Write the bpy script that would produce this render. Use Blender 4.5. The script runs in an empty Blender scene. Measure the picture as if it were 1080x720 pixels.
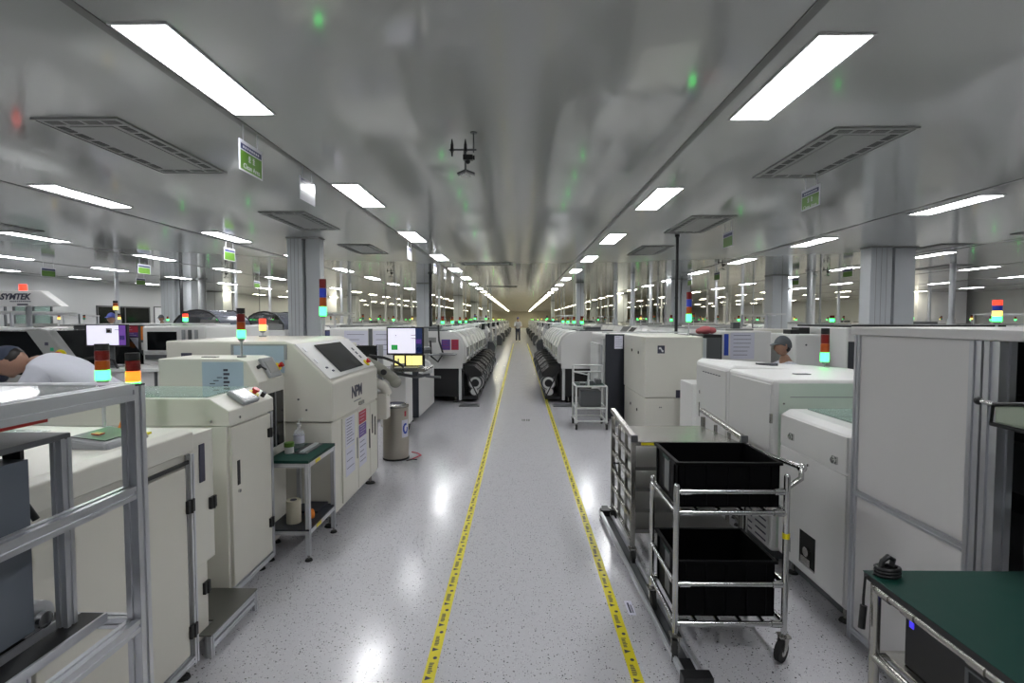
import bpy, bmesh, math, random
from mathutils import Vector, Matrix
random.seed(7)
PI = math.pi
S = bpy.context.scene
COL = S.collection

# ------------------------------------------------------------------ camera, world, exposure
cam_d = bpy.data.cameras.new('camera'); cam = bpy.data.objects.new('camera', cam_d); COL.objects.link(cam)
cam_d.sensor_width = 36; cam_d.lens = 18; cam_d.clip_start = .05; cam_d.clip_end = 400
EYE = 1.6
cam.location = (0, 0, EYE)
cam.rotation_euler = (PI/2 - math.atan(23/540), 0, math.atan(8/540))
S.camera = cam
w = bpy.data.worlds.new('world'); S.world = w; w.use_nodes = True
w.node_tree.nodes['Background'].inputs[0].default_value = (.5, .55, .6, 1)
w.node_tree.nodes['Background'].inputs[1].default_value = .02
S.view_settings.view_transform = 'Standard'; S.view_settings.look = 'None'
S.view_settings.gamma = 1; S.view_settings.use_curve_mapping = False
S.view_settings.exposure = 0.0
LAMP = 26.0            # brightness of the ceiling panels

# ------------------------------------------------------------------ materials
def mat(name, col, rough=.5, metal=0, emit=0, noise=0, nscale=8, bump=0, alpha=1, trans=0, coat=0, ecol=None, spec=None):
    m = bpy.data.materials.new(name); m.use_nodes = True
    nt = m.node_tree; b = nt.nodes['Principled BSDF']
    b.inputs['Base Color'].default_value = (*col, 1)
    b.inputs['Roughness'].default_value = rough; b.inputs['Metallic'].default_value = metal
    if spec is not None: b.inputs['Specular IOR Level'].default_value = spec
    if coat: b.inputs['Coat Weight'].default_value = coat; b.inputs['Coat Roughness'].default_value = .06
    if trans: b.inputs['Transmission Weight'].default_value = trans; b.inputs['IOR'].default_value = 1.3
    if alpha < 1: b.inputs['Alpha'].default_value = alpha
    if emit:
        b.inputs['Emission Color'].default_value = (*(ecol or col), 1); b.inputs['Emission Strength'].default_value = emit
    if noise:
        tc = nt.nodes.new('ShaderNodeTexCoord'); n = nt.nodes.new('ShaderNodeTexNoise')
        n.inputs['Scale'].default_value = nscale; n.inputs['Detail'].default_value = 4
        nt.links.new(tc.outputs['Object'], n.inputs['Vector'])
        mx = nt.nodes.new('ShaderNodeMix'); mx.data_type = 'RGBA'
        mx.inputs[6].default_value = (*[c*(1-noise) for c in col], 1); mx.inputs[7].default_value = (*[min(1, c*(1+noise)) for c in col], 1)
        nt.links.new(n.outputs['Fac'], mx.inputs[0]); nt.links.new(mx.outputs[2], b.inputs['Base Color'])
        mr = nt.nodes.new('ShaderNodeMapRange'); mr.inputs[3].default_value = rough*(1-noise*.6); mr.inputs[4].default_value = min(1, rough*(1+noise))
        nt.links.new(n.outputs['Fac'], mr.inputs[0]); nt.links.new(mr.outputs[0], b.inputs['Roughness'])
        if bump:
            bp = nt.nodes.new('ShaderNodeBump'); bp.inputs['Strength'].default_value = bump; bp.inputs['Distance'].default_value = .002
            nt.links.new(n.outputs['Fac'], bp.inputs['Height']); nt.links.new(bp.outputs[0], b.inputs['Normal'])
    return m
M = dict(
 white=mat('painted_steel_white', (.72, .715, .70), .32, noise=.03, nscale=3),
 ivory=mat('painted_steel_ivory', (.67, .655, .59), .38, noise=.03, nscale=3),
 beige=mat('painted_steel_beige', (.66, .64, .57), .38, noise=.03, nscale=3),
 panel=mat('booth_panel_grey_white', (.68, .665, .66), .42, noise=.02, nscale=2),
 grey=mat('painted_grey', (.30, .31, .32), .4, noise=.04),
 dgrey=mat('dark_grey_plastic', (.09, .095, .10), .4, noise=.05),
 navy=mat('dark_navy_panel', (.018, .021, .03), .45, noise=.08),
 black=mat('black_plastic', (.008, .008, .009), .42, noise=.1),
 esd=mat('black_conductive_plastic', (.003, .003, .0035), .5, noise=.15, nscale=30, spec=.08),
 rubber=mat('black_rubber', (.012, .012, .012), .7, noise=.1),
 alu=mat('anodised_aluminium', (.60, .61, .64), .34, .75, noise=.03, nscale=5),
 steel=mat('brushed_stainless', (.44, .43, .40), .27, .95, noise=.025, nscale=4),
 chrome=mat('polished_steel_tube', (.55, .55, .54), .18, 1, noise=.02, nscale=4),
 wtube=mat('white_coated_tube', (.62, .63, .62), .35, noise=.04),
 green=mat('green_antistatic_mat', (.003, .036, .027), .55, noise=.12, nscale=12, spec=.25),
 glass=mat('tinted_glass', (.50, .66, .60), .05, trans=.6, alpha=.75, noise=.02),
 clear=mat('clear_acrylic', (.75, .78, .80), .06, alpha=.25, noise=.02),
 smoke=mat('smoked_acrylic', (.20, .21, .26), .08, alpha=.72, noise=.04),
 dglass=mat('dark_glass', (.006, .007, .008), .12, noise=.2, spec=.4),
 paper=mat('white_paper', (.62, .62, .72), .6, noise=.03),
 pale=mat('pale_blue_sheet', (.42, .52, .62), .35, noise=.05),
 ink=mat('dark_ink', (.05, .05, .08), .6, noise=.1),
 violet=mat('violet_print', (.12, .06, .28), .5, noise=.1),
 red=mat('red_print', (.42, .03, .06), .5, noise=.1),
 orange=mat('orange_plastic', (.75, .22, .02), .4, noise=.05),
 redp=mat('red_plastic', (.55, .02, .015), .3, noise=.05),
 yellow=mat('yellow_tape', (.72, .62, .01), .35, noise=.06),
 signgreen=mat('sign_green', (.085, .20, .02), .35, noise=.05),
 signblue=mat('sign_navy', (.02, .025, .10), .3, noise=.05),
 signwhite=mat('sign_white_gloss', (.62, .62, .68), .16, noise=.02),
 blue=mat('blue_print', (.02, .06, .42), .45, noise=.05),
 skin=mat('skin', (.34, .19, .13), .5, noise=.06, nscale=20),
 coat=mat('white_work_coat', (.60, .61, .68), .75, noise=.05, nscale=25, bump=.3),
 trous=mat('dark_trousers', (.03, .035, .06), .8, noise=.1),
 cap=mat('dark_blue_cap', (.03, .04, .07), .75, noise=.15, nscale=30),
 gcap=mat('grey_cap', (.10, .11, .12), .7, noise=.15, nscale=30),
 bcap=mat('blue_cap', (.08, .10, .38), .7, noise=.1),
 hair=mat('black_hair', (.01, .008, .007), .5, noise=.1),
 wall=mat('wall_grey_panel', (.56, .57, .57), .45, noise=.02, nscale=.3),
 wallw=mat('wall_white_panel', (.74, .74, .76), .4, noise=.02, nscale=.3),
 endwall=mat('end_wall_cream', (.62, .56, .40), .5, noise=.05, nscale=.3),
 column=mat('column_cladding', (.52, .545, .56), .3, noise=.03, nscale=1),
 joint=mat('ceiling_joint_strip', (.13, .13, .125), .35, noise=.05),
 vent=mat('vent_grey', (.27, .275, .265), .35, noise=.05),
 slot=mat('vent_slot', (.006, .007, .006), .8, noise=.1),
 lframe=mat('lamp_trim', (.5, .5, .5), .35, noise=.03),
 lampwarm=mat('lamp_diffuser_warm', (1, 1, .9), .4, emit=LAMP, ecol=(1.0, .95, .74)),
 lamp=mat('lamp_diffuser', (1, 1, 1), .4, emit=LAMP, ecol=(.97, .98, 1.0)),
 pink=mat('pink_cloth', (.45, .10, .12), .8, noise=.1),
 magb=mat('magazine_blue_grey', (.13, .15, .18), .3, noise=.06), duct=mat('galvanised_duct', (.36, .37, .37), .5, .25, noise=.08), binm=mat('bin_stainless', (.46, .43, .37), .42, .9, noise=.04), steeld=mat('dark_steel_plate', (.20, .20, .19), .32, .85, noise=.06), mint=mat('pale_green_tint', (.62, .71, .62), .35, noise=.03), armgrey=mat('arm_olive_grey', (.26, .26, .22), .5, noise=.1, nscale=20), covg=mat('grey_glossy_cover', (.10, .11, .13), .04, noise=.04, spec=1.0, coat=1), traym=mat('pale_green_vinyl', (.42, .48, .38), .3, noise=.08, nscale=14),  # steeld: darker steel for the trolley shelves and the step plate
 tan=mat('tan_roll', (.52, .49, .38), .6, noise=.06),
 lred=mat('lens_red', (.17, .008, .006), .3, noise=.08), lamb=mat('lens_amber', (.42, .08, .008), .3, noise=.08),
 lgrn=mat('lens_green', (.02, .30, .15), .3, noise=.08), lblu=mat('lens_blue', (.03, .06, .5), .3, noise=.08),
 lgrn_on=mat('lens_green_lit', (.1, .9, .5), .3, emit=6.5, ecol=(.035, 1.0, .12)),
 lamb_on=mat('lens_amber_lit', (.9, .3, .03), .3, emit=1.8, ecol=(1.0, .20, .02)),
 lred_on=mat('lens_red_lit', (.9, .05, .03), .3, emit=1.6, ecol=(1.0, .06, .03)),
 lyel_on=mat('lens_yellow_lit', (.9, .7, .1), .3, emit=2.2, ecol=(1.0, .75, .15)),
 scr_w=mat('screen_white', (.5, .5, .5), .2, emit=.8, ecol=(.86, .84, 1.0)),
 scr_v=mat('screen_violet', (.1, .05, .2), .2, emit=.3, ecol=(.35, .15, .75)),
 scr_d=mat('screen_dark_blue', (.01, .02, .06), .2, emit=.12, ecol=(.1, .15, .5)),
 scr_g=mat('screen_green', (.02, .2, .05), .2, emit=.25, ecol=(.1, .9, .2)),
 scr_y=mat('screen_yellow', (.5, .45, .1), .2, emit=1.1, ecol=(1.0, .9, .35)),
 led=mat('blue_led', (.02, .02, .5), .3, emit=.8, ecol=(.08, .05, 1.0)),
)
def floor_mat():
    m = bpy.data.materials.new('terrazzo_epoxy'); m.use_nodes = True; nt = m.node_tree; L = nt.links; N = nt.nodes.new
    b = nt.nodes['Principled BSDF']; tc = N('ShaderNodeTexCoord')
    col = None; base = (.56, .555, .585, 1)
    prev = None
    for sc, th, c in ((72, .23, (.03, .03, .03, 1)), (125, .24, (.10, .095, .095, 1)), (42, .125, (.04, .035, .035, 1)), (95, .24, (.70, .68, .70, 1))):
        v = N('ShaderNodeTexVoronoi'); v.inputs['Scale'].default_value = sc; L.new(tc.outputs['Object'], v.inputs['Vector'])
        sp = N('ShaderNodeSeparateColor'); L.new(v.outputs['Color'], sp.inputs[0])
        mu = N('ShaderNodeMath'); mu.operation = 'MULTIPLY'; mu.inputs[1].default_value = th*2; L.new(sp.outputs[0], mu.inputs[0])
        su = N('ShaderNodeMath'); su.operation = 'SUBTRACT'; su.inputs[1].default_value = th*.75; L.new(mu.outputs[0], su.inputs[0])
        lt = N('ShaderNodeMath'); lt.operation = 'LESS_THAN'; L.new(v.outputs['Distance'], lt.inputs[0]); L.new(su.outputs[0], lt.inputs[1])
        mx = N('ShaderNodeMix'); mx.data_type = 'RGBA'; mx.inputs[7].default_value = c
        if prev is None: mx.inputs[6].default_value = base
        else: L.new(prev, mx.inputs[6])
        L.new(lt.outputs[0], mx.inputs[0]); prev = mx.outputs[2]
    L.new(prev, b.inputs['Base Color'])
    n = N('ShaderNodeTexNoise'); n.inputs['Scale'].default_value = 3.5; n.inputs['Detail'].default_value = 3; L.new(tc.outputs['Object'], n.inputs['Vector'])
    mr = N('ShaderNodeMapRange'); mr.inputs[3].default_value = .13; mr.inputs[4].default_value = .24; L.new(n.outputs['Fac'], mr.inputs[0]); L.new(mr.outputs[0], b.inputs['Roughness'])
    bp = N('ShaderNodeBump'); bp.inputs['Strength'].default_value = .35; bp.inputs['Distance'].default_value = .003
    L.new(n.outputs['Fac'], bp.inputs['Height']); L.new(bp.outputs[0], b.inputs['Normal'])
    b.inputs['Specular IOR Level'].default_value = .55
    return m
def ceiling_mat():
    m = bpy.data.materials.new('glossy_ceiling_panels'); m.use_nodes = True; nt = m.node_tree; L = nt.links; N = nt.nodes.new
    b = nt.nodes['Principled BSDF']; tc = N('ShaderNodeTexCoord')
    b.inputs['Base Color'].default_value = (.41, .42, .405, 1)
    n = N('ShaderNodeTexNoise'); n.inputs['Scale'].default_value = .9; n.inputs['Detail'].default_value = 2; L.new(tc.outputs['Object'], n.inputs['Vector'])
    mr = N('ShaderNodeMapRange'); mr.inputs[3].default_value = .07; mr.inputs[4].default_value = .13; L.new(n.outputs['Fac'], mr.inputs[0]); L.new(mr.outputs[0], b.inputs['Roughness'])
    bp = N('ShaderNodeBump'); bp.inputs['Strength'].default_value = .08; bp.inputs['Distance'].default_value = .004
    L.new(n.outputs['Fac'], bp.inputs['Height']); L.new(bp.outputs[0], b.inputs['Normal'])
    b.inputs['Specular IOR Level'].default_value = .8
    return m
M['floor'] = floor_mat(); M['ceiling'] = ceiling_mat()

# ------------------------------------------------------------------ mesh helpers
class MB:
    """collects shapes; build() links them as one mesh object"""
    def __init__(s): s.bm = bmesh.new()
    def _mi(s, fs, mi):
        for f in fs: f.material_index = mi
    def box(s, x0, x1, y0, y1, z0, z1, mi=0):
        v = [s.bm.verts.new(p) for p in ((x0,y0,z0),(x1,y0,z0),(x1,y1,z0),(x0,y1,z0),(x0,y0,z1),(x1,y0,z1),(x1,y1,z1),(x0,y1,z1))]
        s._mi([s.bm.faces.new([v[i] for i in q]) for q in ((3,2,1,0),(4,5,6,7),(0,1,5,4),(1,2,6,5),(2,3,7,6),(3,0,4,7))], mi); return s
    def prism(s, poly, ax, a0, a1, mi=0):
        # poly: 2-D points; ax 'x' -> (y,z) outline, 'y' -> (x,z), 'z' -> (x,y)
        f = {'x': lambda p, a: (a, p[0], p[1]), 'y': lambda p, a: (p[0], a, p[1]), 'z': lambda p, a: (p[0], p[1], a)}[ax]
        A = [s.bm.verts.new(f(p, a0)) for p in poly]; B = [s.bm.verts.new(f(p, a1)) for p in poly]; n = len(poly)
        fs = [s.bm.faces.new(A[::-1]), s.bm.faces.new(B)] + [s.bm.faces.new((A[i], A[(i+1) % n], B[(i+1) % n], B[i])) for i in range(n)]
        s._mi(fs, mi); return s
    def cyl(s, p0, p1, r0, r1=None, seg=14, mi=0, caps=True):
        r1 = r0 if r1 is None else r1
        p0 = Vector(p0); p1 = Vector(p1); d = (p1-p0).normalized()
        u = d.orthogonal().normalized(); v = d.cross(u)
        A = []; B = []
        for k in range(seg):
            a = 2*PI*k/seg; o = u*math.cos(a)+v*math.sin(a)
            A.append(s.bm.verts.new(p0+o*r0)); B.append(s.bm.verts.new(p1+o*r1))
        fs = [s.bm.faces.new((A[i], A[(i+1) % seg], B[(i+1) % seg], B[i])) for i in range(seg)]
        for f in fs: f.smooth = True
        if caps: fs += [s.bm.faces.new(A[::-1]), s.bm.faces.new(B)]
        s._mi(fs, mi); return s
    def tube(s, pts, r, seg=10, mi=0):
        pts = [Vector(p) for p in pts]; rings = []
        u = None
        for i, p in enumerate(pts):
            d = (pts[min(i+1, len(pts)-1)] - pts[max(i-1, 0)]).normalized()
            if u is None: u = d.orthogonal().normalized()
            else: u = (u - d*u.dot(d)).normalized()
            v = d.cross(u)
            rings.append([s.bm.verts.new(p+(u*math.cos(2*PI*k/seg)+v*math.sin(2*PI*k/seg))*r) for k in range(seg)])
        fs = []
        for a, b in zip(rings, rings[1:]):
            for i in range(seg): fs.append(s.bm.faces.new((a[i], a[(i+1) % seg], b[(i+1) % seg], b[i])))
        for f in fs: f.smooth = True
        fs += [s.bm.faces.new(rings[0][::-1]), s.bm.faces.new(rings[-1])]
        s._mi(fs, mi); return s
    def ball(s, c, r, sc=(1, 1, 1), mi=0, seg=16):
        g = bmesh.ops.create_uvsphere(s.bm, u_segments=seg, v_segments=max(6, seg*2//3), radius=r, matrix=Matrix.Translation(c) @ Matrix.Diagonal((*sc, 1)))
        fs = {f for v in g['verts'] for f in v.link_faces}
        for f in fs: f.smooth = True; f.material_index = mi
        return s
    def quad(s, pts, t=None, mi=0):
        v = [s.bm.verts.new(p) for p in pts]; s._mi([s.bm.faces.new(v)], mi); return s
    def slab(s, pts, t, mi=0):
        """a flat polygon in space given thickness t along its normal"""
        P = [Vector(p) for p in pts]; n = (P[1]-P[0]).cross(P[2]-P[0]).normalized()*t
        A = [s.bm.verts.new(p) for p in P]; B = [s.bm.verts.new(p+n) for p in P]; k = len(P)
        fs = [s.bm.faces.new(A[::-1]), s.bm.faces.new(B)] + [s.bm.faces.new((A[i], A[(i+1) % k], B[(i+1) % k], B[i])) for i in range(k)]
        s._mi(fs, mi); return s
    def build(s, name, mats, parent=None, bev=0, org=None):
        if isinstance(mats, str): mats = [mats]
        me = bpy.data.meshes.new(name)
        if org is None and parent is not None: org = ORG.get(parent.name, (0, 0, 0))
        if org is not None: bmesh.ops.translate(s.bm, verts=s.bm.verts, vec=-Vector(org))
        bmesh.ops.recalc_face_normals(s.bm, faces=s.bm.faces)
        for e in s.bm.edges:
            if len(e.link_faces) == 2 and e.calc_face_angle(0) > .65: e.smooth = False
        s.bm.to_mesh(me); s.bm.free()
        for k in mats: me.materials.append(M[k])
        o = bpy.data.objects.new(name, me); COL.objects.link(o)
        if parent is not None:
            o.parent = parent; ORG[o.name] = org
        elif org is not None:
            o.location = org; ORG[o.name] = org
        if bev:
            b = o.modifiers.new('edge_round', 'BEVEL'); b.width = bev; b.segments = 2; b.limit_method = 'ANGLE'; b.angle_limit = .7
        return o
ORG = {}
def tag(o, label=None, cat=None, group=None, kind=None):
    if label: o['label'] = label
    if cat: o['category'] = cat
    if group: o['group'] = group
    if kind: o['kind'] = kind
    return o
def thing(name, org, label, cat, group=None):
    o = bpy.data.objects.new(name, None); COL.objects.link(o); o.location = org; o.empty_display_size = .1
    ORG[o.name] = tuple(org); return tag(o, label, cat, group)
def copy_tree(o, parent=None):
    c = o.copy(); COL.objects.link(c)
    if parent is not None: c.parent = parent
    for ch in list(KIDS(o)): copy_tree(ch, c)
    return c
_k = {}
def KIDS(o): return [c for c in o.children]
def text(name, s, size, m, parent, M4, depth=.002, shear=0, bold=0, align='CENTER'):
    """lettering as mesh; M4 places it in world space"""
    cu = bpy.data.curves.new(name, 'FONT'); cu.body = s; cu.size = size; cu.extrude = depth; cu.align_x = align; cu.align_y = 'CENTER'; cu.shear = shear; cu.offset = bold
    t = bpy.data.objects.new('tmp', cu); COL.objects.link(t)
    bpy.context.view_layer.update()
    me = bpy.data.meshes.new_from_object(t.evaluated_get(bpy.context.evaluated_depsgraph_get()))
    COL.objects.unlink(t); bpy.data.objects.remove(t)
    me.transform(Matrix.Translation(-Vector(ORG.get(parent.name, (0, 0, 0)))) @ M4)
    me.materials.clear(); me.materials.append(M[m])
    o = bpy.data.objects.new(name, me); COL.objects.link(o); o.parent = parent; ORG[o.name] = ORG.get(parent.name)
    return o
def frame4(o, xa, ya):
    x = Vector(xa).normalized(); y = Vector(ya).normalized(); z = x.cross(y)
    m = Matrix.Identity(4)
    for i in range(3): m[i][0] = x[i]; m[i][1] = y[i]; m[i][2] = z[i]; m[i][3] = o[i]
    return m
FACE_POSX = lambda p: frame4(p, (0, 1, 0), (0, 0, 1))     # reads on a face looking towards +x
FACE_NEGX = lambda p: frame4(p, (0, -1, 0), (0, 0, 1))
FACE_NEGY = lambda p: frame4(p, (1, 0, 0), (0, 0, 1))     # reads on a face looking towards the camera
def profile(mb, p0, p1, w=.03, mi=0):
    """square slotted aluminium profile between two points along one axis"""
    p0 = Vector(p0); p1 = Vector(p1); d = p1-p0; h = w/2; ax = max(range(3), key=lambda i: abs(d[i])); o = [i for i in range(3) if i != ax]
    c = w*.14
    shp = [(-h,-h),(-c,-h),(-c,-h+c),(c,-h+c),(c,-h),(h,-h),(h,-c),(h-c,-c),(h-c,c),(h,c),(h,h),(c,h),(c,h-c),(-c,h-c),(-c,h),(-h,h),(-h,c),(-h+c,c),(-h+c,-c),(-h,-c)]
    A = []; B = []
    for a, b in shp:
        for P, L in ((p0, A), (p1, B)):
            q = [0, 0, 0]; q[ax] = P[ax]; q[o[0]] = P[o[0]] + a; q[o[1]] = P[o[1]] + b; L.append(mb.bm.verts.new(q))
    n = len(shp); fs = [mb.bm.faces.new(A), mb.bm.faces.new(B[::-1])] + [mb.bm.faces.new((A[i], A[(i+1) % n], B[(i+1) % n], B[i])) for i in range(n)]
    mb._mi(fs, mi); return mb
def caster(parent, x, y, r=.05, z0=0, name='caster', w=.025, yaw=0):
    m = MB(); d = Vector((math.sin(yaw), math.cos(yaw), 0)); s_ = Vector((math.cos(yaw), -math.sin(yaw), 0))
    c = Vector((x, y, z0+r)) - d*r*.45
    m.cyl(c-s_*w/2, c+s_*w/2, r, seg=18, mi=0); m.cyl(c-s_*w*.6, c+s_*w*.6, r*.45, seg=12, mi=1)
    for k in (-1, 1):
        m.slab([c+s_*k*w*.7-d*r*.3, c+s_*k*w*.7+d*r*.3, Vector((x, y, z0+2.3*r))+s_*k*w*.7+d*r*.45, Vector((x, y, z0+2.3*r))+s_*k*w*.7-d*r*.45], .003, mi=1)
    m.box(x-w, x+w, y-w, y+w, z0+2.2*r, z0+2.35*r, mi=1)
    m.cyl((x, y, z0+2.3*r), (x, y, z0+2.7*r), .01, mi=1)
    return m.build(name, ['rubber', 'steel'], parent)
def stack_light(parent, x, y, z, segs, r=.028, h=.05, pole=.12, prad=.008, base=True):
    """signal tower: pole, then lenses from bottom to top"""
    m = MB(); m.cyl((x, y, z), (x, y, z+pole), prad, mi=0)
    if base: m.cyl((x, y, z), (x, y, z+.012), r*1.1, mi=1); m.cyl((x, y, z+pole-.02), (x, y, z+pole), r*.6, r*.95, mi=1)
    t = m.build('signal_tower', ['alu', 'grey'], parent)
    zz = z+pole
    for s_ in segs:
        hh = h*.7 if s_ == 'black' else h
        l = MB()
        l.cyl((x, y, zz+.001), (x, y, zz+hh-.001), r, seg=16)
        if s_ != 'black':
            for q in range(3): l.cyl((x, y, zz+hh*(.2+.25*q)), (x, y, zz+hh*(.27+.25*q)), r*1.04, seg=16)
        l.build('tower_cap' if s_ == 'black' else 'lens', [s_], t); zz += hh
    return t
def feet(parent, pts, h=.06, r=.018):
    for x, y in pts:
        m = MB(); m.cyl((x, y, 0), (x, y, .012), r*1.6, r*1.3, mi=0); m.cyl((x, y, .012), (x, y, h+.005), r*.5, mi=1); m.build('levelling_foot', ['rubber', 'steel'], parent)
def estop(parent, p, n, r=.018):
    p = Vector(p); n = Vector(n).normalized(); m = MB()
    m.cyl(p, p+n*.012, r*1.5, mi=1); m.cyl(p+n*.012, p+n*.028, r*.6, mi=0); m.cyl(p+n*.028, p+n*.042, r, mi=0, seg=18)
    return m.build('emergency_stop', ['redp', 'yellow'], parent)
def sheet(parent, x, y0, y1, z0, z1, mats=('paper', 'ink'), d=1, lines=6, head=None, name='paper_sheet'):
    """paper on a face whose normal is +-x at x"""
    m = MB(); t = .0015*d; m.box(min(x, x+t), max(x, x+t), y0, y1, z0, z1, 0)
    H = z1-z0; W = y1-y0; e = .0008*d
    a, b = sorted((x+t, x+t+e))
    ztop = z1
    if head: m.box(a, b, y0+.01*W, y1-.01*W, z1-.28*H, z1-.01*H, 2); ztop = z1-.3*H
    for k in range(lines):
        zz = ztop - (k+.8)*(ztop-z0)/(lines+.8); m.box(a, b, y0+.12*W, y0+W*(.12+.5+.3*random.random()), zz, zz+.012*H+.002, 1)
    return m.build(name, list(mats)+([head] if head else []), parent)
def sheet_y(parent, y, x0, x1, z0, z1, mats=('paper', 'ink'), lines=6, head=None, name='paper_sheet'):
    m = MB(); m.box(x0, x1, y-.0015, y, z0, z1, 0); H = z1-z0; W = x1-x0; ztop = z1
    if head: m.box(x0+.01*W, x1-.01*W, y-.0023, y-.0015, z1-.4*H, z1-.01*H, 2); ztop = z1-.42*H
    for k in range(lines):
        zz = ztop - (k+.8)*(ztop-z0)/(lines+.8); m.box(x0+.12*W, x0+W*(.12+.5+.3*random.random()), y-.0023, y-.0015, zz, zz+.012*H+.002, 1)
    return m.build(name, list(mats)+([head] if head else []), parent)
def rot_about_z(o, a): o.rotation_euler = (0, 0, a)

# ================================================================== THE ROOM
XL, XR, YB, YE, HC = -18.0, 26.5, -7.0, 100.0, 3.2
tag(MB().box(XL, XR, YB, YE, -.1, 0).build('floor', 'floor'), kind='structure')
def ceiling():
    m = MB(); m.box(XL, XR, YB, YE, HC, HC+.1, 0)
    return tag(m.build('ceiling', ['ceiling']), kind='structure')
ceiling()
k = 1
for x in (-17.0, -13.3, -9.65, -6.0, -2.27, 1.52, 5.72, 9.9, 14.0, 18.2, 22.4):
    tag(MB().box(x-.03, x+.03, YB, YE, HC-.006, HC).build('trim_%d' % k, 'joint'), kind='structure'); k += 1
tag(MB().box(XL-.1, XL, YB, YE, 0, HC).build('wall_left', 'wall'), kind='structure')
tag(MB().box(XR, XR+.1, YB, YE, 0, HC).build('wall_right', 'wall'), kind='structure')
tag(MB().box(XL, XR, YE, YE+.1, 0, HC).build('wall_far', 'endwall'), kind='structure')
tag(MB().box(XL, XR, YB-.1, YB, 0, HC).build('wall_back', 'wall'), kind='structure')
# inner wall blocks that stand out from the side walls
tag(MB().box(-15.2, -12.9, 36, 39, 0, HC).build('wall_block_left', 'wallw'), kind='structure')
tag(MB().box(23.0, 25.8, 30, 33, 0, HC).build('wall_block_right', 'wallw'), kind='structure')
# windows and doors on the left wall
def wall_window(n, y0, y1, z0, z1, glass='dglass'):
    o = MB(); o.box(XL, XL+.05, y0-.06, y1+.06, z0-.06, z0); o.box(XL, XL+.05, y0-.06, y1+.06, z1, z1+.06)
    o.box(XL, XL+.05, y0-.06, y0, z0, z1); o.box(XL, XL+.05, y1, y1+.06, z0, z1); o.box(XL, XL+.05, (y0+y1)/2-.02, (y0+y1)/2+.02, z0, z1)
    f = tag(o.build('window_%d' % n, 'dgrey'), kind='structure'); MB().box(XL+.003, XL+.015, y0, y1, z0, z1).build('window_pane', glass, f)
wall_window(1, 21.6, 24.6, 1.05, 2.15); wall_window(2, 34.5, 40, .9, 2.0); wall_window(3, 18.0, 19.4, 1.1, 2.15, 'glass')
def wall_door(n, y0, y1, z1):
    o = MB(); o.box(XL, XL+.06, y0-.08, y0, 0, z1+.08); o.box(XL, XL+.06, y1, y1+.08, 0, z1+.08); o.box(XL, XL+.06, y0-.08, y1+.08, z1, z1+.08)
    f = tag(o.build('door_%d' % n, 'dgrey'), kind='structure')
    MB().box(XL, XL+.03, y0, y1, 0, z1).build('door_leaf', 'wall', f); MB().box(XL+.03, XL+.035, y0+.25, y1-.25, 1.1, 1.9).build('door_glass', 'dglass', f)
    MB().box(XL+.03, XL+.07, y0+.08, y0+.11, .9, 1.15).build('door_handle', 'steel', f)
wall_door(1, 27.5, 29.1, 2.1); wall_door(2, 30.6, 32, 2.1); wall_door(3, 17.0, 17.6, 2.1)
# a white board on the left wall
wb = thing('whiteboard', (XL, 25.9, 1.2), 'white rectangular board with dark frame on the grey left wall', 'whiteboard')
MB().box(XL+.01, XL+.03, 24.95, 26.65, 1.15, 2.25).build('board_frame', 'dgrey', wb); MB().box(XL+.031, XL+.036, 25.0, 26.6, 1.2, 2.2).build('board_surface', 'wallw', wb)

# ------------------------------------------------------------------ columns
def column(i, x0, x1, y0, y1, twin=True):
    m = MB()
    if twin:
        w_ = (x1-x0); a = x0+w_*.46; b = x0+w_*.56
        m.box(x0, a, y0, y1, 0, HC, 0); m.box(b, x1, y0+.05, y1, 0, HC, 0); m.box(a, b, y0+.15, y1-.05, 0, HC, 0)
        for q in range(3): m.box(x0+(a-x0)*(q+1)/4-.004, x0+(a-x0)*(q+1)/4+.004, y0-.004, y0, 0, HC, 1)
    else: m.box(x0, x1, y0, y1, 0, HC, 0); m.box(x0+(x1-x0)*.6-.01, x0+(x1-x0)*.6+.01, y0-.004, y0, 0, HC, 1)
    m.box(x0-.02, x1+.02, y0-.02, y1+.02, HC-.03, HC, 1)
    return tag(m.build('pillar_%d' % i, ['column', 'vent']), kind='structure')
cols = [(-4.52, -3.90, 9.95, 10.2, True), (7.70, 8.70, 11.4, 11.75, True), (-14.4, -13.2, 20.4, 21.2, True), (-19.0+.9, -16.9, 29, 29.8, False),
        (-4.55, -3.95, 22.6, 23.2, False), (-4.4, -3.8, 34, 34.6, False), (-4.4, -3.8, 46, 46.6, False), (-4.4, -3.8, 60, 60.6, False),
        (6.0, 6.75, 20.4, 21.1, True), (6.1, 6.7, 32, 32.6, False), (6.1, 6.7, 44, 44.6, False), (6.1, 6.7, 58, 58.6, False),
        (9.1, 9.65, 18.6, 19.2, False), (13.6, 14.2, 27, 27.6, False), (-11.5, -10.9, 34, 34.6, False), (2.45, 2.75, 22.2, 22.5, False), (2.7, 3.0, 44, 44.3, False), (-2.9, -2.6, 48, 48.3, False)]
for i, c in enumerate(cols): column(i+1, *c)
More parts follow.
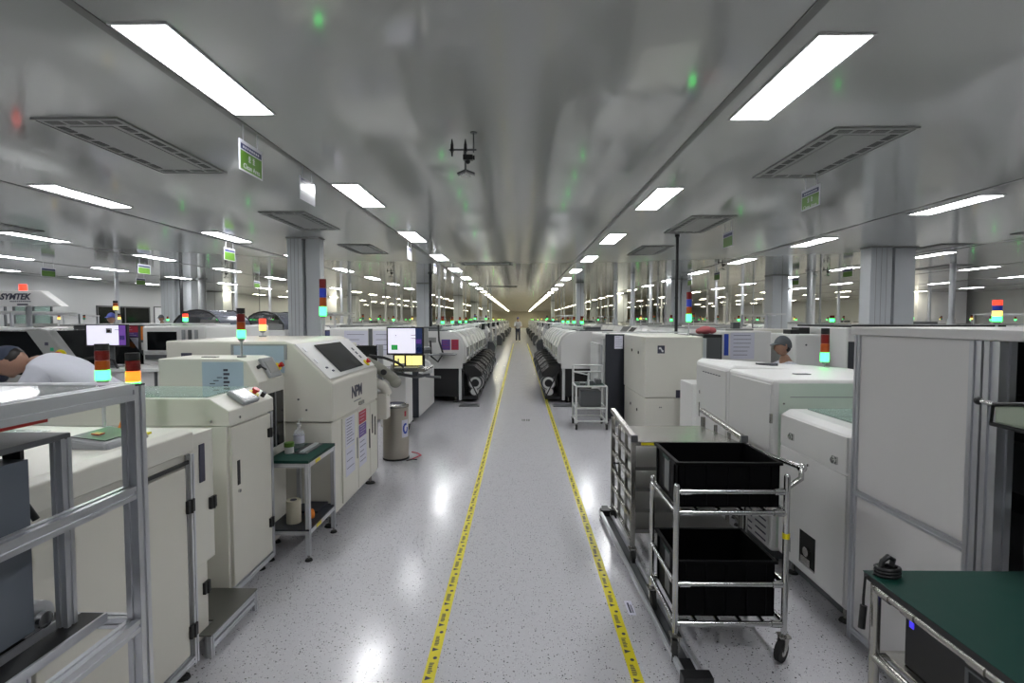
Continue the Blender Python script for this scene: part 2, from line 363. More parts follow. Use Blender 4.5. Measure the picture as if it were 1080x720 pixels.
# thin service pipes from floor to ceiling
def pipe(x, y, r, m, lab, nm='service_pipe'):
    b = MB(); b.cyl((x, y, 0), (x, y, HC), r, seg=14, mi=0); b.cyl((x, y, HC-.04), (x, y, HC), r*1.5, mi=0); b.cyl((x, y, 0), (x, y, .02), r*1.6, mi=0)
    for z in (1.0, 2.0): b.cyl((x, y, z), (x, y, z+.03), r*1.15, mi=0)
    o = b.build(nm, m, None, org=(x, y, 0)); return tag(o, lab, 'pipe')
pipe(-12.6, 20.2, .14, 'duct', 'round silver duct pipe beyond the far left pillar')
pipe(-13.3, 20.0, .06, 'black', 'thin black pole right of the far left pillar')
pipe(-10.0, 22.5, .12, 'duct', 'round silver duct pipe left of the big left pillar')
pipe(10.6, 18.8, .12, 'wtube', 'white round duct pipe between right pillars')
pipe(9.5, 17.0, .09, 'duct', 'grey drop pipe next to the bright right pillar')
pipe(2.98, 9.8, .03, 'black', 'thin black pole right of the near right pillar', 'service_pole')
pipe(-3.06, 17.6, .055, 'black', 'thin black pole above the left placement machines', 'service_pole')

# ------------------------------------------------------------------ ceiling lights
def light_proto():
    t = thing('ceiling_light', (0, 0, 0), 'x', 'ceiling light')
    m = MB(); a, b = .165, .62
    m.box(-a, a, 0, .015, -.012, 0); m.box(-a, a, 2*b-.015, 2*b, -.012, 0); m.box(-a, -a+.015, .015, 2*b-.015, -.012, 0); m.box(a-.015, a, .015, 2*b-.015, -.012, 0)
    m.build('lamp_frame', 'lframe', t); MB().box(-a+.015, a-.015, .015, 2*b-.015, -.008, -.002).build('diffuser', 'lamp', t)
    return t
lp = light_proto(); first = True; WARM = None
rows = [(-2.06, 2.79, 3.27, 97, 'left of the aisle'), (1.83, 2.95, 3.34, 97, 'right of the aisle'),
        (-5.66, 6.04, 3.27, 95, 'second row left of the aisle'), (6.07, 6.72, 3.42, 95, 'second row right of the aisle'),
        (-9.4, 6.0, 3.27, 92, 'third row left of the aisle'), (10.2, 8.9, 3.42, 92, 'third row right of the aisle'),
        (-13.0, 9.0, 3.27, 75, 'fourth row left of the aisle'), (14.3, 12.2, 3.42, 78, 'fourth row right of the aisle'),
        (-16.6, 9.0, 3.27, 55, 'row beside the left wall'), (18.5, 15.4, 3.42, 70, 'fifth row right of the aisle'), (22.7, 18.7, 3.42, 65, 'row beside the right wall')]
ords = ['nearest', 'second nearest', 'third nearest']
for x, y0, st, ym, w_ in rows:
    y = y0; n = 0
    while y < ym:
        o = lp if first else copy_tree(lp); first = False
        o.location = (x, y, HC)
        if n < 3: o['label'] = 'long white ceiling panel light, %s in the row %s' % (ords[n], w_) if 'row' not in w_ else 'long white ceiling panel light, %s in the %s' % (ords[n], w_)
        else: o['label'] = 'small distant white ceiling light in the ' + ('row ' if 'row' not in w_ else '') + w_
        o['group'] = 'ceiling panel lights in the ' + ('row ' if 'row' not in w_ else '') + w_
        if y > 27:      # the lamps deeper in the hall are a warmer white
            d = [c for c in o.children if c.name.startswith('diffuser')][0]
            if WARM is None: WARM = d.data.copy(); WARM.materials.clear(); WARM.materials.append(M['lampwarm'])
            d.data = WARM
        y += st; n += 1
# unseen fill lamps added over and behind the viewer, continuing the rows
for x, y0 in ((-2.06, 2.79-3.27), (-2.06, 2.79-6.54), (1.83, 2.95-3.34), (1.83, 2.95-6.68), (-5.66, 6.04-3.27), (-5.66, 6.04-6.54), (-5.66, 6.04-9.8), (6.07, 6.72-3.42), (6.07, 6.72-6.84), (-9.4, 2.73), (10.2, 5.5)):
    o = copy_tree(lp); o.location = (x, y0, HC); tag(o, 'unseen ceiling light added for fill above and behind the viewer', 'ceiling light', 'added fill lights out of view')

# ------------------------------------------------------------------ air vents
def vent_proto(mirror):
    t = thing('air_vent', (0, 0, 0), 'x', 'air vent'); W, Lg = .70, 1.52
    m = MB(); m.box(0, W, 0, .02, -.016, 0); m.box(0, W, Lg-.02, Lg, -.016, 0); m.box(0, .02, .02, Lg-.02, -.016, 0); m.box(W-.02, W, .02, Lg-.02, -.016, 0); m.build('vent_frame', 'vent', t)
    MB().box(.02, W-.02, .02, Lg-.02, -.010, -.002).build('vent_panel', 'vent', t)
    MB().box(.17, W-.17, .17, Lg-.17, -.015, -.010).build('intake_panel', 'vent', t)
    g = []
    for k in range(4):
        x = .06+k*.155
        for yy in (.055, Lg-.125): g.append((x, x+.12, yy, yy+.07, 0))
    for k in range(7):
        y = .17+k*.172
        for xx in (.055, W-.125): g.append((xx, xx+.07, y, y+.13, 1))
    for x0, x1, y0, y1, d in g:
        m = MB(); m.box(x0, x1, y0, y1, -.0115, -.010, 0)
        for q in range(4):
            if d: yy = y0+(q+.8)*(y1-y0)/4.6; m.box(x0, x1, yy-.003, yy+.003, -.0125, -.0115, 1)
            else: yy = y0+(q+.6)*(y1-y0)/4.2; m.box(x0, x1, yy-.003, yy+.003, -.0125, -.0115, 1)
        m.build('louvre', ['slot', 'vent'], t)
    return t
vp = vent_proto(0)
V = [(-3.88, 4.07, 'grey ceiling air vent at upper left, nearest of the left vents'), (2.62, 4.36, 'grey ceiling air vent at upper right, nearest of the right vents'),
     (-3.88, 7.6, 'grey ceiling air vent behind the second hanging sign'), (-3.88, 10.9, 'small grey ceiling air vent right of the big left pillar'),
     (2.65, 8.0, 'grey ceiling air vent above the near right pillar'), (2.65, 11.2, 'small grey ceiling air vent left of the near right pillar'),
     (8.9, 11.0, 'dark ceiling air vent right of the big right pillar'), (9.2, 8.3, 'grey ceiling air vent at the right edge of the picture'), (-9.3, 7.7, 'thin grey ceiling air vent over the left machines'), (12.5, 15.2, 'far ceiling air vent beyond the right pillar')]
for i, (x, y, l) in enumerate(V):
    o = vp if i == 0 else copy_tree(vp); o.location = (x, y, HC); tag(o, l, 'air vent', 'ceiling air vents')
for i, y in enumerate((14.4, 24.5)):
    o = copy_tree(vp); o.rotation_euler = (0, 0, -PI/2); o.location = (-1.7+.05*i, y+.7, HC)
    tag(o, ['dark crosswise air vent in the ceiling over the aisle', 'smaller farther crosswise air vent over the aisle'][i], 'air vent', 'ceiling air vents')

# ------------------------------------------------------------------ hanging signs
def sign(x, y, w_, lab, kind='green', z1=3.06, h=.25, grp='green and blue area signs'):
    t = thing('hanging_sign', (x, y, z1), lab, 'sign', grp)
    m = MB(); m.box(x-.004, x+.004, y, y+w_, z1-h, z1, 0)
    if kind == 'green':
        for s_ in (-1, 1):
            a, b = sorted((x+s_*.004, x+s_*.0055))
            m.box(a, b, y+.02, y+w_-.02, z1-.075, z1-.03, 1); m.box(a, b, y+.015, y+w_-.02, z1-h+.012, z1-.085, 2)
    else:
        for s_ in (-1, 1):
            a, b = sorted((x+s_*.004, x+s_*.0055)); m.box(a, b, y+.02, y+w_-.02, z1-.06, z1-.02, 1)
    m.build('sign_board', ['signwhite', 'signblue', 'signgreen'], t)
    m = MB()
    for yy in (y+.06, y+w_-.08): m.box(x-.003, x+.003, yy, yy+.012, z1, HC-.006)
    m.build('hanger', 'alu', t)
    if kind == 'green' and y < 7:
        f = FACE_POSX if x < 0 else FACE_NEGX; xx = x+(.0062 if x < 0 else -.0062)
        text('lettering', 'Clean Area', .058, 'signwhite', t, f((xx, y+w_*.5, z1-.205)), .0005)
        m = MB(); u, v = sorted((x*1, xx))
        for q in range(2):
            for k in range(4):
                yy = y+w_*(.36+.18*q); m.box(min(x+.0055*(1 if x < 0 else -1), xx), max(x+.0055*(1 if x < 0 else -1), xx), yy+.004*(k % 2), yy+.038-.006*(k % 2), z1-.155+.014*k, z1-.149+.014*k)
            m.box(min(x, xx), max(x, xx), yy+.016, yy+.022, z1-.158, z1-.105)
        for q in range(8):
            yy = y+.05+q*(w_-.1)/8; m.box(min(x, xx), max(x, xx), yy, yy+.022, z1-.062, z1-.045)
        m.build('symbol', 'signwhite', t)
sign(-2.27, 4.17, .37, 'green and blue hanging sign at upper left, nearest sign', z1=3.07, h=.25)
sign(-2.27, 5.32, .38, 'hanging sign painted white for lamp glare, next to the nearest green one', 'white', z1=3.09, h=.24)  # board painted white to carry the reflection of a ceiling lamp
sign(3.22, 5.6, .36, 'green and blue hanging sign below the upper right vent', z1=3.06, h=.23)
sign(3.45, 8.4, .4, 'small green hanging sign above the near right pillar', z1=3.05)
sign(-9.9, 13.2, .45, 'green hanging sign over the left machines, beside a lit panel', z1=3.05)
sign(-5.9, 10.2, .4, 'small green hanging sign left of the big left pillar', z1=3.05)
for i, (x, y) in enumerate(((-13.2, 14.0), (-13.2, 17.5), (-9.9, 19), (9.3, 14.5), (9.6, 17.8), (16.5, 16.5), (14.6, 21), (6.0, 15.5), (6.0, 18.0))):
    sign(x, y, .45, ('small far green hanging sign over the machines ' + ('left' if x < 0 else 'right') + ' of the aisle'), z1=3.05, grp='far green hanging signs')
for i, y in enumerate((10.4, 13.6, 15.4, 17.2, 19.8)):
    sign(-2.27, y, .4, 'small pale hanging sign in a file left of the aisle', 'white', z1=3.08, grp='pale hanging signs along the aisle')

# ------------------------------------------------------------------ ceiling devices
def ionizer(x, y, lab, s=1.0):
    t = thing('ceiling_camera_mount', (x, y, HC), lab, 'ceiling device', 'camera mounts hung from the ceiling')
    P = lambda a, b: (x+a*s, y, HC-b*s)
    m = MB(); m.cyl(P(.08, 0), P(.08, .17), .006*s); m.cyl(P(.08, 0), P(.08, .006), .03*s); m.build('drop_rod', 'dgrey', t)
    m = MB(); m.cyl(P(-.13, .145), P(.105, .145), .008*s); m.cyl(P(0, .145), P(0, .20), .008*s); m.build('cross_bar', 'dgrey', t)
    for a in (-.105, .01):
        m = MB(); m.cyl(P(a, .16), P(a, .10), .016*s, .013*s); m.cyl(P(a, .10), P(a, .055), .012*s, .003*s); m.cyl(P(a, .16), P(a, .20), .008*s, .005*s); m.build('nozzle', 'black', t)
    m = MB(); m.box(x-.01*s, x+.075*s, y-.025*s, y+.025*s, HC-.235*s, HC-.19*s); m.cyl(P(.075, .212), P(.09, .212), .02*s); m.ball(P(.03, .245), .022*s); m.build('camera_body', 'black', t, bev=.003)
    m = MB(); m.cyl(P(.01, .23), P(.01, .32), .010*s); m.build('stem', 'dgrey', t)
    m = MB(); m.slab([P(-.06, .35), P(.01, .32), (x+.01*s, y+.05*s, HC-.325*s), (x-.06*s, y+.05*s, HC-.355*s)], .012*s); m.slab([P(.01, .32), P(.085, .35), (x+.085*s, y+.05*s, HC-.355*s), (x+.01*s, y+.05*s, HC-.325*s)], .012*s); m.build('foot_bracket', 'dgrey', t)
    MB().cyl(P(.01, .36), P(.01, .375), .045*s, .04*s, seg=20).build('dome', 'clear', t)
ionizer(-.475, 4.45, 'black camera and nozzle bracket hanging from the ceiling above the aisle')
ionizer(5.2, 13.3, 'small dark bracket beside a lit panel above the near right pillar', .9)
ionizer(9.0, 15.2, 'small dark bracket near the bright right pillar', .9)
ionizer(-9.0, 15.6, 'small dark bracket under the ceiling left of the big left pillar', .9)
ionizer(-3.9, 15.5, 'small dark bracket right of the big left pillar', .9)

# ------------------------------------------------------------------ floor tape and stickers
def tape(x, lab):
    m = MB(); w_ = .027; m.box(x-w_, x+w_, -.5, 34, 0, .0012, 0)
    y = 1.6; z = .0012
    while y < 12:
        m.prism([(x-.017, y), (x+.013, y+.014), (x-.017, y+.028)], 'z', z, z+.0006, 1)
        yy = y+.045
        for q in range(7):
            m.box(x-.014, x+.002+.008*random.random(), yy, yy+.006, z, z+.0006, 1); yy += .011
        m.cyl((x+.006, yy+.03, z), (x+.006, yy+.03, z+.0006), .010, seg=10, mi=1)
        y += .2
    return tag(m.build('floor_tape', ['yellow', 'ink'], org=None), lab, 'floor tape', 'yellow tapes along the aisle')
tape(-.405, 'yellow warning tape on the floor, left edge of the aisle')
tape(.525, 'yellow warning tape on the floor, right edge of the aisle')
fs = MB(); fs.box(.03, .17, 8.02, 8.2, 0, .001, 0)
for a, b in ((.035, .055), (.062, .092), (.105, .128), (.134, .165)): fs.box(a, b, 8.03, 8.19, .001, .0016, 1)
tag(fs.build('floor_sticker', ['vent', 'black'], org=(.1, 8.1, 0)), 'small dark sticker on the floor in the middle of the aisle', 'sticker')
fs = MB(); fs.box(.595, .635, 2.72, 2.86, 0, .001, 0); fs.box(.605, .615, 2.74, 2.84, .001, .0016, 1); fs.box(.62, .626, 2.74, 2.82, .001, .0016, 1)
tag(fs.build('floor_sticker', ['paper', 'ink'], org=(.61, 2.8, 0)), 'small pale label on the floor right of the right yellow tape', 'sticker')

# ================================================================== NEAR LEFT
# --- aluminium loader frame in the left foreground
fr = thing('loader_frame', (-1.3, .9, 0), 'open aluminium loader frame at the left edge, nearest thing on the left', 'frame')
X0, X1, Y0, Y1 = -1.95, -1.06, .25, 1.38
m = MB()
profile(m, (X1, Y1, .04), (X1, Y1, 1.42), .04); m.build('post', 'alu', fr)
m = MB(); profile(m, (X0, Y1, .04), (X0, Y1, 1.42), .04); m.build('post', 'alu', fr)
for xx in (X0, X1):
    m = MB(); profile(m, (xx, Y0, .04), (xx, Y0, 1.42), .04); m.build('post', 'alu', fr)
for z, w_ in ((1.405, .045), (1.13, .035), (.76, .035), (.12, .035)):
    m = MB(); profile(m, (X1, Y0+.02, z), (X1, Y1-.02, z), w_); m.build('side_rail', 'alu', fr)
    m = MB(); profile(m, (X0, Y0+.02, z), (X0, Y1-.02, z), w_); m.build('side_rail', 'alu', fr)
m = MB(); profile(m, (X0+.02, Y1, 1.405), (X1-.02, Y1, 1.405), .04); m.build('cross_rail', 'alu', fr)
m = MB(); profile(m, (X0+.02, Y1, .76), (X1-.02, Y1, .76), .03); m.build('cross_rail', 'alu', fr)
MB().box(X0+.022, X1-.022, Y0+.02, Y1-.022, 1.416, 1.423).build('top_cover', 'covg', fr)
m = MB(); m.box(X1-.028, X1-.022, .35, 1.15, 1.366, 1.381); m.build('red_strip', 'redp', fr)
m = MB(); m.box(-1.12, -1.04, 1.34, 1.40, 1.42, 1.424); m.build('post_cap', 'black', fr)
m = MB(); m.box(-1.5, -1.14, .5, 1.3, .775, .79); m.build('shelf_plate', 'grey', fr)
for xx in (-1.47, -1.38, -1.28, -1.18):
    m = MB(); m.box(xx, xx+.065, .45, 1.33, .79, .812, 0); m.box(xx+.065, xx+.071, .45, 1.33, .79, .814, 1); m.build('track', ['black', 'alu'], fr)
for p in ((X0, Y0), (X0, Y1), (X1, Y0), (X1, Y1)): feet(fr, [p])
# inner stand with a grey magazine on it
mg = thing('magazine_lift', (-1.4, 1.0, .81), 'grey magazine box in a small stand inside the aluminium frame at the left edge', 'magazine')
m = MB(); m.box(-1.56, -1.20, .72, 1.22, .83, 1.26, 0); m.box(-1.20, -1.197, .72, .80, .83, 1.26, 1); m.build('box_body', ['magb', 'dgrey'], mg, bev=.006)
m = MB(); profile(m, (-1.165, 1.27, .815), (-1.165, 1.27, 1.30), .03); m.build('post', 'alu', mg)
m = MB(); profile(m, (-1.60, 1.27, .815), (-1.60, 1.27, 1.30), .03); m.build('post', 'alu', mg)
m = MB(); m.box(-1.62, -1.15, .7, 1.285, 1.297, 1.312); m.build('top_plate', 'dgrey', mg, bev=.003)
m = MB(); m.box(-1.27, -1.225, 1.225, 1.235, 1.16, 1.28); m.tube([(-1.25, 1.24, 1.17), (-1.25, 1.26, 1.13), (-1.235, 1.27, 1.09)], .008); m.build('latch', 'black', mg)
m = MB(); m.cyl((-1.22, 1.25, .84), (-1.27, 1.25, .84), .045, seg=18); m.cyl((-1.215, 1.25, .84), (-1.20, 1.25, .84), .02, mi=1); m.build('pulley', ['alu', 'chrome'], mg)

# --- loader machine 1 (white, control pad, black hinges)
def hinge(par, x, y, z, name='hinge', d=1):
    m = MB(); m.box(x, x+.014*d, y-.022, y+.022, z-.028, z+.028, 0); m.cyl((x+.014*d, y, z-.03), (x+.014*d, y, z+.03), .006, mi=0); return m.build(name, 'black', par)
def seam_frame(par, x, y0, y1, z0, z1, w_=.012, mi='alu', name='door_frame'):
    m = MB()
    for a in ((y0, y1, z0, z0+w_), (y0, y1, z1-w_, z1), (y0, y0+w_, z0+w_, z1-w_), (y1-w_, y1, z0+w_, z1-w_)): m.box(x-.01, x+.003, *a)
    return m.build(name, mi, par)
m1 = thing('board_loader', (-2.0, 1.9, 0), 'ivory board loader cabinet at lower left with grey control pad and black hinged door', 'machine')
m = MB(); m.box(-2.62, -1.475, 1.42, 2.24, .06, 1.01); m.build('cabinet_body', 'ivory', m1, bev=.004)
m = MB(); m.prism([(-2.62, 1.01), (-1.46, 1.01), (-1.46, 1.10), (-1.50, 1.115), (-2.62, 1.13)], 'y', 1.42, 2.25); m.build('top_cover', 'ivory', m1, bev=.006)
m = MB(); m.box(-2.62, -1.49, 2.252, 2.44, .45, 1.075, 0); m.box(-1.49, -1.484, 2.33, 2.37, .84, 1.02, 1); m.build('rear_cover', ['ivory', 'ink'], m1, bev=.004)
m = MB(); m.box(-2.6, -1.53, 2.242, 2.44, .06, .45); m.build('rear_base', 'ivory', m1, bev=.003)
m = MB(); m.box(-1.475, -1.455, 1.475, 2.185, .115, .955); d = m.build('door', 'beige', m1, bev=.003)
m = MB(); m.box(-1.457, -1.449, 1.46, 2.2, .968, .984); m.build('door_seal', 'black', m1)
for yy in (1.44, 2.22): m = MB(); profile(m, (-1.462, yy, .06), (-1.462, yy, 1.005), .028); m.build('corner_profile', 'alu', m1)
m = MB(); profile(m, (-1.462, 1.455, .085), (-1.462, 2.205, .085), .028); m.build('bottom_profile', 'alu', m1)
for z in (.22, .78): hinge(d, -1.455, 2.2, z)
for z in (.30, .72): hinge(m1, -1.49 if z > .5 else -1.53, 2.42, z)
feet(m1, [(-1.5, 1.47), (-1.5, 2.2), (-2.55, 1.47), (-2.55, 2.2)])
m = MB(); m.prism([(-1.715, 1.115), (-1.525, 1.105), (-1.54, 1.140), (-1.70, 1.160)], 'y', 1.86, 2.08, 0)
cp = m.build('control_pad', 'grey', m1, bev=.012)
m = MB(); m.slab([(-1.688, 1.88, 1.1588), (-1.555, 1.88, 1.1438), (-1.555, 2.06, 1.1438), (-1.688, 2.06, 1.1588)], .003); m.build('pad_screen', 'dgrey', cp)
m = MB(); m.slab([(-1.65, 1.93, 1.1585), (-1.62, 1.93, 1.1555), (-1.62, 1.96, 1.1555), (-1.65, 1.96, 1.1585)], .004); m.build('pad_key', 'redp', cp)
m = MB(); m.slab([(-2.5, 1.5, 1.1285), (-2.02, 1.5, 1.1215), (-2.02, 2.16, 1.1215), (-2.5, 2.16, 1.1285)], .003); m.build('window', 'glass', m1)
m = MB(); m.tube([(-1.72, 2.17, 1.12), (-1.70, 2.17, 1.165)], .018, mi=1); m.tube([(-1.70, 2.17, 1.16), (-1.64, 2.14, 1.135), (-1.60, 2.12, 1.122)], .010, mi=0); m.box(-1.61, -1.56, 2.09, 2.13, 1.118, 1.126, 2)
m.build('key_switch', ['black', 'orange', 'yellow'], m1)
stack_light(m1, -1.985, 2.40, 1.075, ['lgrn_on', 'lamb', 'lred', 'black'], r=.029, h=.047, pole=.238)
stack_light(m1, -1.785, 2.33, 1.075, ['lgrn_on', 'lamb_on', 'lred', 'black'], r=.029, h=.05, pole=.188)
# --- low stainless step
st = thing('step_platform', (-1.62, 2.6, 0), 'low stainless step on aluminium frame at the foot of the left cabinets', 'step')
MB().prism([(-1.80, 2.455), (-1.515, 2.455), (-1.515, 2.33), (-1.452, 2.33), (-1.452, 2.755), (-1.80, 2.755)], 'z', .107, .114).build('step_plate', 'steeld', st)
for xx in (-1.785, -1.468):
    for z in (.09, .05): m = MB(); profile(m, (xx, 2.36 if xx > -1.6 else 2.475, z), (xx, 2.73, z), .028); m.build('rail', 'alu', st)
    for yy in ((2.345 if xx > -1.6 else 2.46), 2.742): m = MB(); profile(m, (xx, yy, .0), (xx, yy, .106), .028); m.build('leg', 'alu', st)
for yy in (2.742,): m = MB(); profile(m, (-1.77, yy, .09), (-1.484, yy, .09), .028); m.build('rail', 'alu', st)
# --- cabinet 2: transfer conveyor with glass lid
m2 = thing('transfer_conveyor', (-1.95, 3.0, 0), 'ivory conveyor cabinet with glass lid and small tilted touch pad behind the step', 'machine')
m = MB(); m.box(-2.75, -1.62, 2.78, 3.27, .06, 1.01); m.build('cabinet_body', 'ivory', m2, bev=.004)
m = MB(); m.prism([(-2.8, 1.012), (-1.6, 1.012), (-1.6, 1.095), (-1.705, 1.165), (-2.8, 1.165)], 'y', 2.775, 3.285); m.build('top_cover', 'ivory', m2, bev=.005)
MB().box(-2.74, -1.74, 2.81, 3.25, 1.166, 1.172).build('glass_lid', 'glass', m2)
m = MB(); m.box(-1.62, -1.602, 2.80, 3.245, .10, 1.0); d = m.build('door', 'beige', m2, bev=.003)
m = MB(); m.box(-1.602, -1.598, 2.85, 2.875, .66, .80); m.build('door_handle', 'black', d)
m = MB(); m.cyl((-1.602, 2.862, .625), (-1.592, 2.862, .625), .010); m.build('lock', 'chrome', d)
for z in (.30, .88): hinge(d, -1.602, 3.225, z)
m = MB(); profile(m, (-1.612, 3.262, .06), (-1.612, 3.262, 1.01), .024); m.build('corner_profile', 'alu', m2)
for z in (.075,): m = MB(); profile(m, (-1.612, 2.79, z), (-1.612, 3.25, z), .03); m.build('bottom_profile', 'alu', m2)
m = MB(); m.cyl((-1.6, 2.88, 1.045), (-1.594, 2.88, 1.045), .007); m.cyl((-1.7, 2.774, 1.04), (-1.7, 2.768, 1.04), .006); m.build('cover_screw', 'chrome', m2)
n_ = Vector((.07, 0, .105)).normalized()
def tilt_slab(mb, c, ux, a, b, t, mi=0, n=None):
    """slab of half sizes a (along y) and b (along ux) centred on c"""
    c = Vector(c); u = Vector(ux).normalized(); y = Vector((0, 1, 0))
    P = [c-u*b-y*a, c+u*b-y*a, c+u*b+y*a, c-u*b+y*a]; mb.slab(P, t, mi); return mb
ux = Vector((.105, 0, -.07))
m = MB(); tilt_slab(m, (-1.652, 3.01, 1.132), ux, .085, .062, .028); cp = m.build('touch_pad', 'grey', m2, bev=.008)
m = MB(); tilt_slab(m, Vector((-1.652, 3.01, 1.132))+n_*.0275, ux, .062, .042, .003); m.build('pad_screen', 'dglass', cp)
m = MB(); tilt_slab(m, Vector((-1.652, 3.01, 1.132))+n_*.026, ux, .072, .050, .0025); m.build('pad_bezel', 'wallw', cp)
estop(m2, Vector((-1.66, 3.15, 1.136)), n_, .022); m = MB(); m.cyl(Vector((-1.63, 3.20, 1.116)), Vector((-1.63, 3.20, 1.116))+n_*.03, .014); m.build('selector_switch', 'black', m2)
feet(m2, [(-1.66, 2.84), (-1.66, 3.2), (-2.7, 2.84), (-2.7, 3.2)])
# --- cabinet 3: box with pale blue sheet, touch pad, stack light
m3 = thing('inspection_conveyor', (-2.0, 3.47, 0), 'ivory cabinet with pale blue sheet and tilted grey screen, behind the green bench', 'machine')
m = MB(); m.prism([(-2.36, .06), (-1.70, .06), (-1.70, .56), (-1.70, .56), (-1.70, 1.19), (-1.78, 1.33), (-1.84, 1.345), (-2.36, 1.345)], 'y', 3.30, 3.66); m.build('cabinet_body', 'ivory', m3, bev=.006)
m = MB(); m.box(-1.70, -1.695, 3.38, 3.63, .72, 1.10, 0); m.build('side_opening', 'dglass', m3)
m = MB(); m.box(-1.695, -1.688, 3.38, 3.39, .72, 1.10); m.box(-1.695, -1.688, 3.50, 3.506, .72, 1.10); m.cyl((-1.69, 3.43, .93), (-1.685, 3.43, .93), .02); m.build('opening_trim', 'grey', m3)
m = MB(); m.box(-2.07, -1.80, 3.297, 3.2995, 1.13, 1.325, 0)
for q in range(4): m.box(-2.045+.06*q*.4, -2.01+.06*q*.4, 3.2955, 3.297, 1.16+.02*q, 1.166+.02*q, 1)
for q in range(5): m.box(-1.93, -1.90+.01*(q % 2), 3.2955, 3.297, 1.16+.026*q, 1.175+.026*q, 1)
m.build('pale_sheet', ['pale', 'ink'], m3)
n3 = Vector((.14, 0, .08)).normalized(); u3 = Vector((.08, 0, -.14))
m = MB(); tilt_slab(m, (-1.74, 3.52, 1.265), u3, .085, .075, .02); cp = m.build('touch_pad', 'grey', m3, bev=.006)
m = MB(); tilt_slab(m, Vector((-1.74, 3.52, 1.265))+n3*.019, u3, .055, .045, .004); m.build('pad_screen', 'vent', cp)
estop(m3, Vector((-1.735, 3.635, 1.262)), n3, .018); m = MB(); m.cyl(Vector((-1.75, 3.385, 1.28)), Vector((-1.75, 3.385, 1.28))+n3*.025, .013); m.tube([Vector((-1.75, 3.385, 1.28))+n3*.02, Vector((-1.73, 3.41, 1.25))+n3*.03], .006); m.build('selector_switch', 'black', m3)
m = MB(); m.box(-2.15, -2.05, 3.42, 3.46, 1.345, 1.349); m.build('top_handle', 'black', m3)
stack_light(m3, -1.88, 3.43, 1.345, ['lgrn_on', 'lamb', 'lred', 'black'], r=.026, h=.055, pole=.13)
feet(m3, [(-1.75, 3.35), (-1.75, 3.6), (-2.3, 3.35), (-2.3, 3.6)])
# --- stencil printer
m4 = thing('stencil_printer', (-2.2, 4.3, 0), 'large beige stencil printer with sloping black screen, lettering and papers on its doors', 'machine')
A0, A1 = 3.67, 4.88
m = MB(); m.prism([(-2.62, .825), (-1.36, .825), (-1.36, 1.12), (-1.66, 1.42), (-1.72, 1.44), (-2.62, 1.44)], 'y', A0, A1); up = m.build('upper_housing', 'beige', m4, bev=.012)
m = MB(); m.box(-2.60, -1.375, A0+.01, A1-.01, .10, .818); m.build('lower_cabinet', 'beige', m4, bev=.006)
m = MB(); m.box(-2.5, -1.45, A0+.1, A1-.1, .04, .10); m.build('plinth', 'dgrey', m4)
n4 = Vector((.30, 0, .30)).normalized(); u4 = Vector((.3, 0, -.3))
m = MB(); m.slab([Vector((-1.385, A0+.01, 1.15)), Vector((-1.385, A1-.01, 1.15)), Vector((-1.648, A1-.01, 1.413)), Vector((-1.648, A0+.01, 1.413))], .006); m.build('console_panel', 'white', m4, bev=.003)
c4 = Vector((-1.512, 4.26, 1.28))+n4*.006
m = MB(); tilt_slab(m, c4, u4, .30, .152, .006); m.build('screen', 'dglass', m4)
for q, (yy, s_) in enumerate(((3.74, .12), (3.74, .0), (3.80, -.08), (3.86, -.12))):
    m = MB(); tilt_slab(m, Vector((-1.512, yy, 1.28))+n4*.006-u4.normalized()*s_, u4, .018, .022 if q < 2 else .008, .004); m.build('console_button', 'wallw' if q < 2 else 'ink', m4)
for q in range(3):
    m = MB(); tilt_slab(m, Vector((-1.512, 4.70, 1.28))+n4*.006-u4.normalized()*(.05-.05*q), u4, .014, .016, .004); m.build('console_button', 'ink', m4)
estop(m4, Vector((-1.42, 4.70, 1.185))+n4*.006, n4, .024)
text('lettering', 'NPM', .135, 'ink', m4, FACE_POSX((-1.358, 4.24, .985)), .001, bold=.004)
m = MB()
for q in range(7): m.box(-1.3595, -1.357, 4.16+.028*q, 4.18+.028*q, .902, .912)
m.build('small_lettering', 'grey', m4)
m = MB(); m.box(-1.36, -1.345, 4.28, 4.40, .855, .885); m.build('catch', 'steel', m4)
for y0, y1, nm in ((3.88, 4.26, 0), (4.27, 4.62, 1), (4.63, 4.86, 2)):
    d = MB().box(-1.375, -1.362, y0, y1, .13, .81).build('door', 'beige', m4, bev=.003)
    if nm < 2: m = MB(); m.box(-1.362, -1.355, y1-.03, y1-.018, .40, .58); m.build('door_handle', 'black' if nm else 'grey', d)
    else:
        for q in (0, .09): m = MB(); m.box(-1.362, -1.356, y0+.05+q, y0+.07+q, .52-.4*q, .70-.4*q); m.build('door_handle', 'black', d)
sheet(m4, -1.362, 3.94, 4.17, .56, .80, lines=9); sheet(m4, -1.362, 3.94, 4.17, .32, .55, lines=3)
sheet(m4, -1.362, 4.29, 4.50, .68, .79, ('red', 'paper'), lines=3); sheet(m4, -1.362, 4.29, 4.50, .56, .672, ('violet', 'paper'), lines=4); sheet(m4, -1.362, 4.29, 4.50, .30, .55, lines=5)
for p in ((-1.62, 1.0), (-1.56, .92)): m = MB(); m.cyl((p[0]+.0, A0-.004, p[1]), (p[0], A0, p[1]), .008); m.build('bolt', 'dgrey', m4)
m = MB(); m.box(-2.10, -1.72, A0-.006, A0-.001, 1.20, 1.405, 0); m.build('side_window', 'pale', m4)
m = MB(); m.box(-2.12, -2.10, A0-.008, A0, 1.20, 1.415); m.box(-2.12, -1.70, A0-.008, A0, 1.405, 1.415); m.box(-1.72, -1.70, A0-.008, A0, 1.30, 1.405); m.build('window_trim', 'grey', m4)
m = MB(); m.box(-2.50, -2.42, A0-.006, A0, 1.29, 1.35); m.build('vent_opening', 'ink', m4)
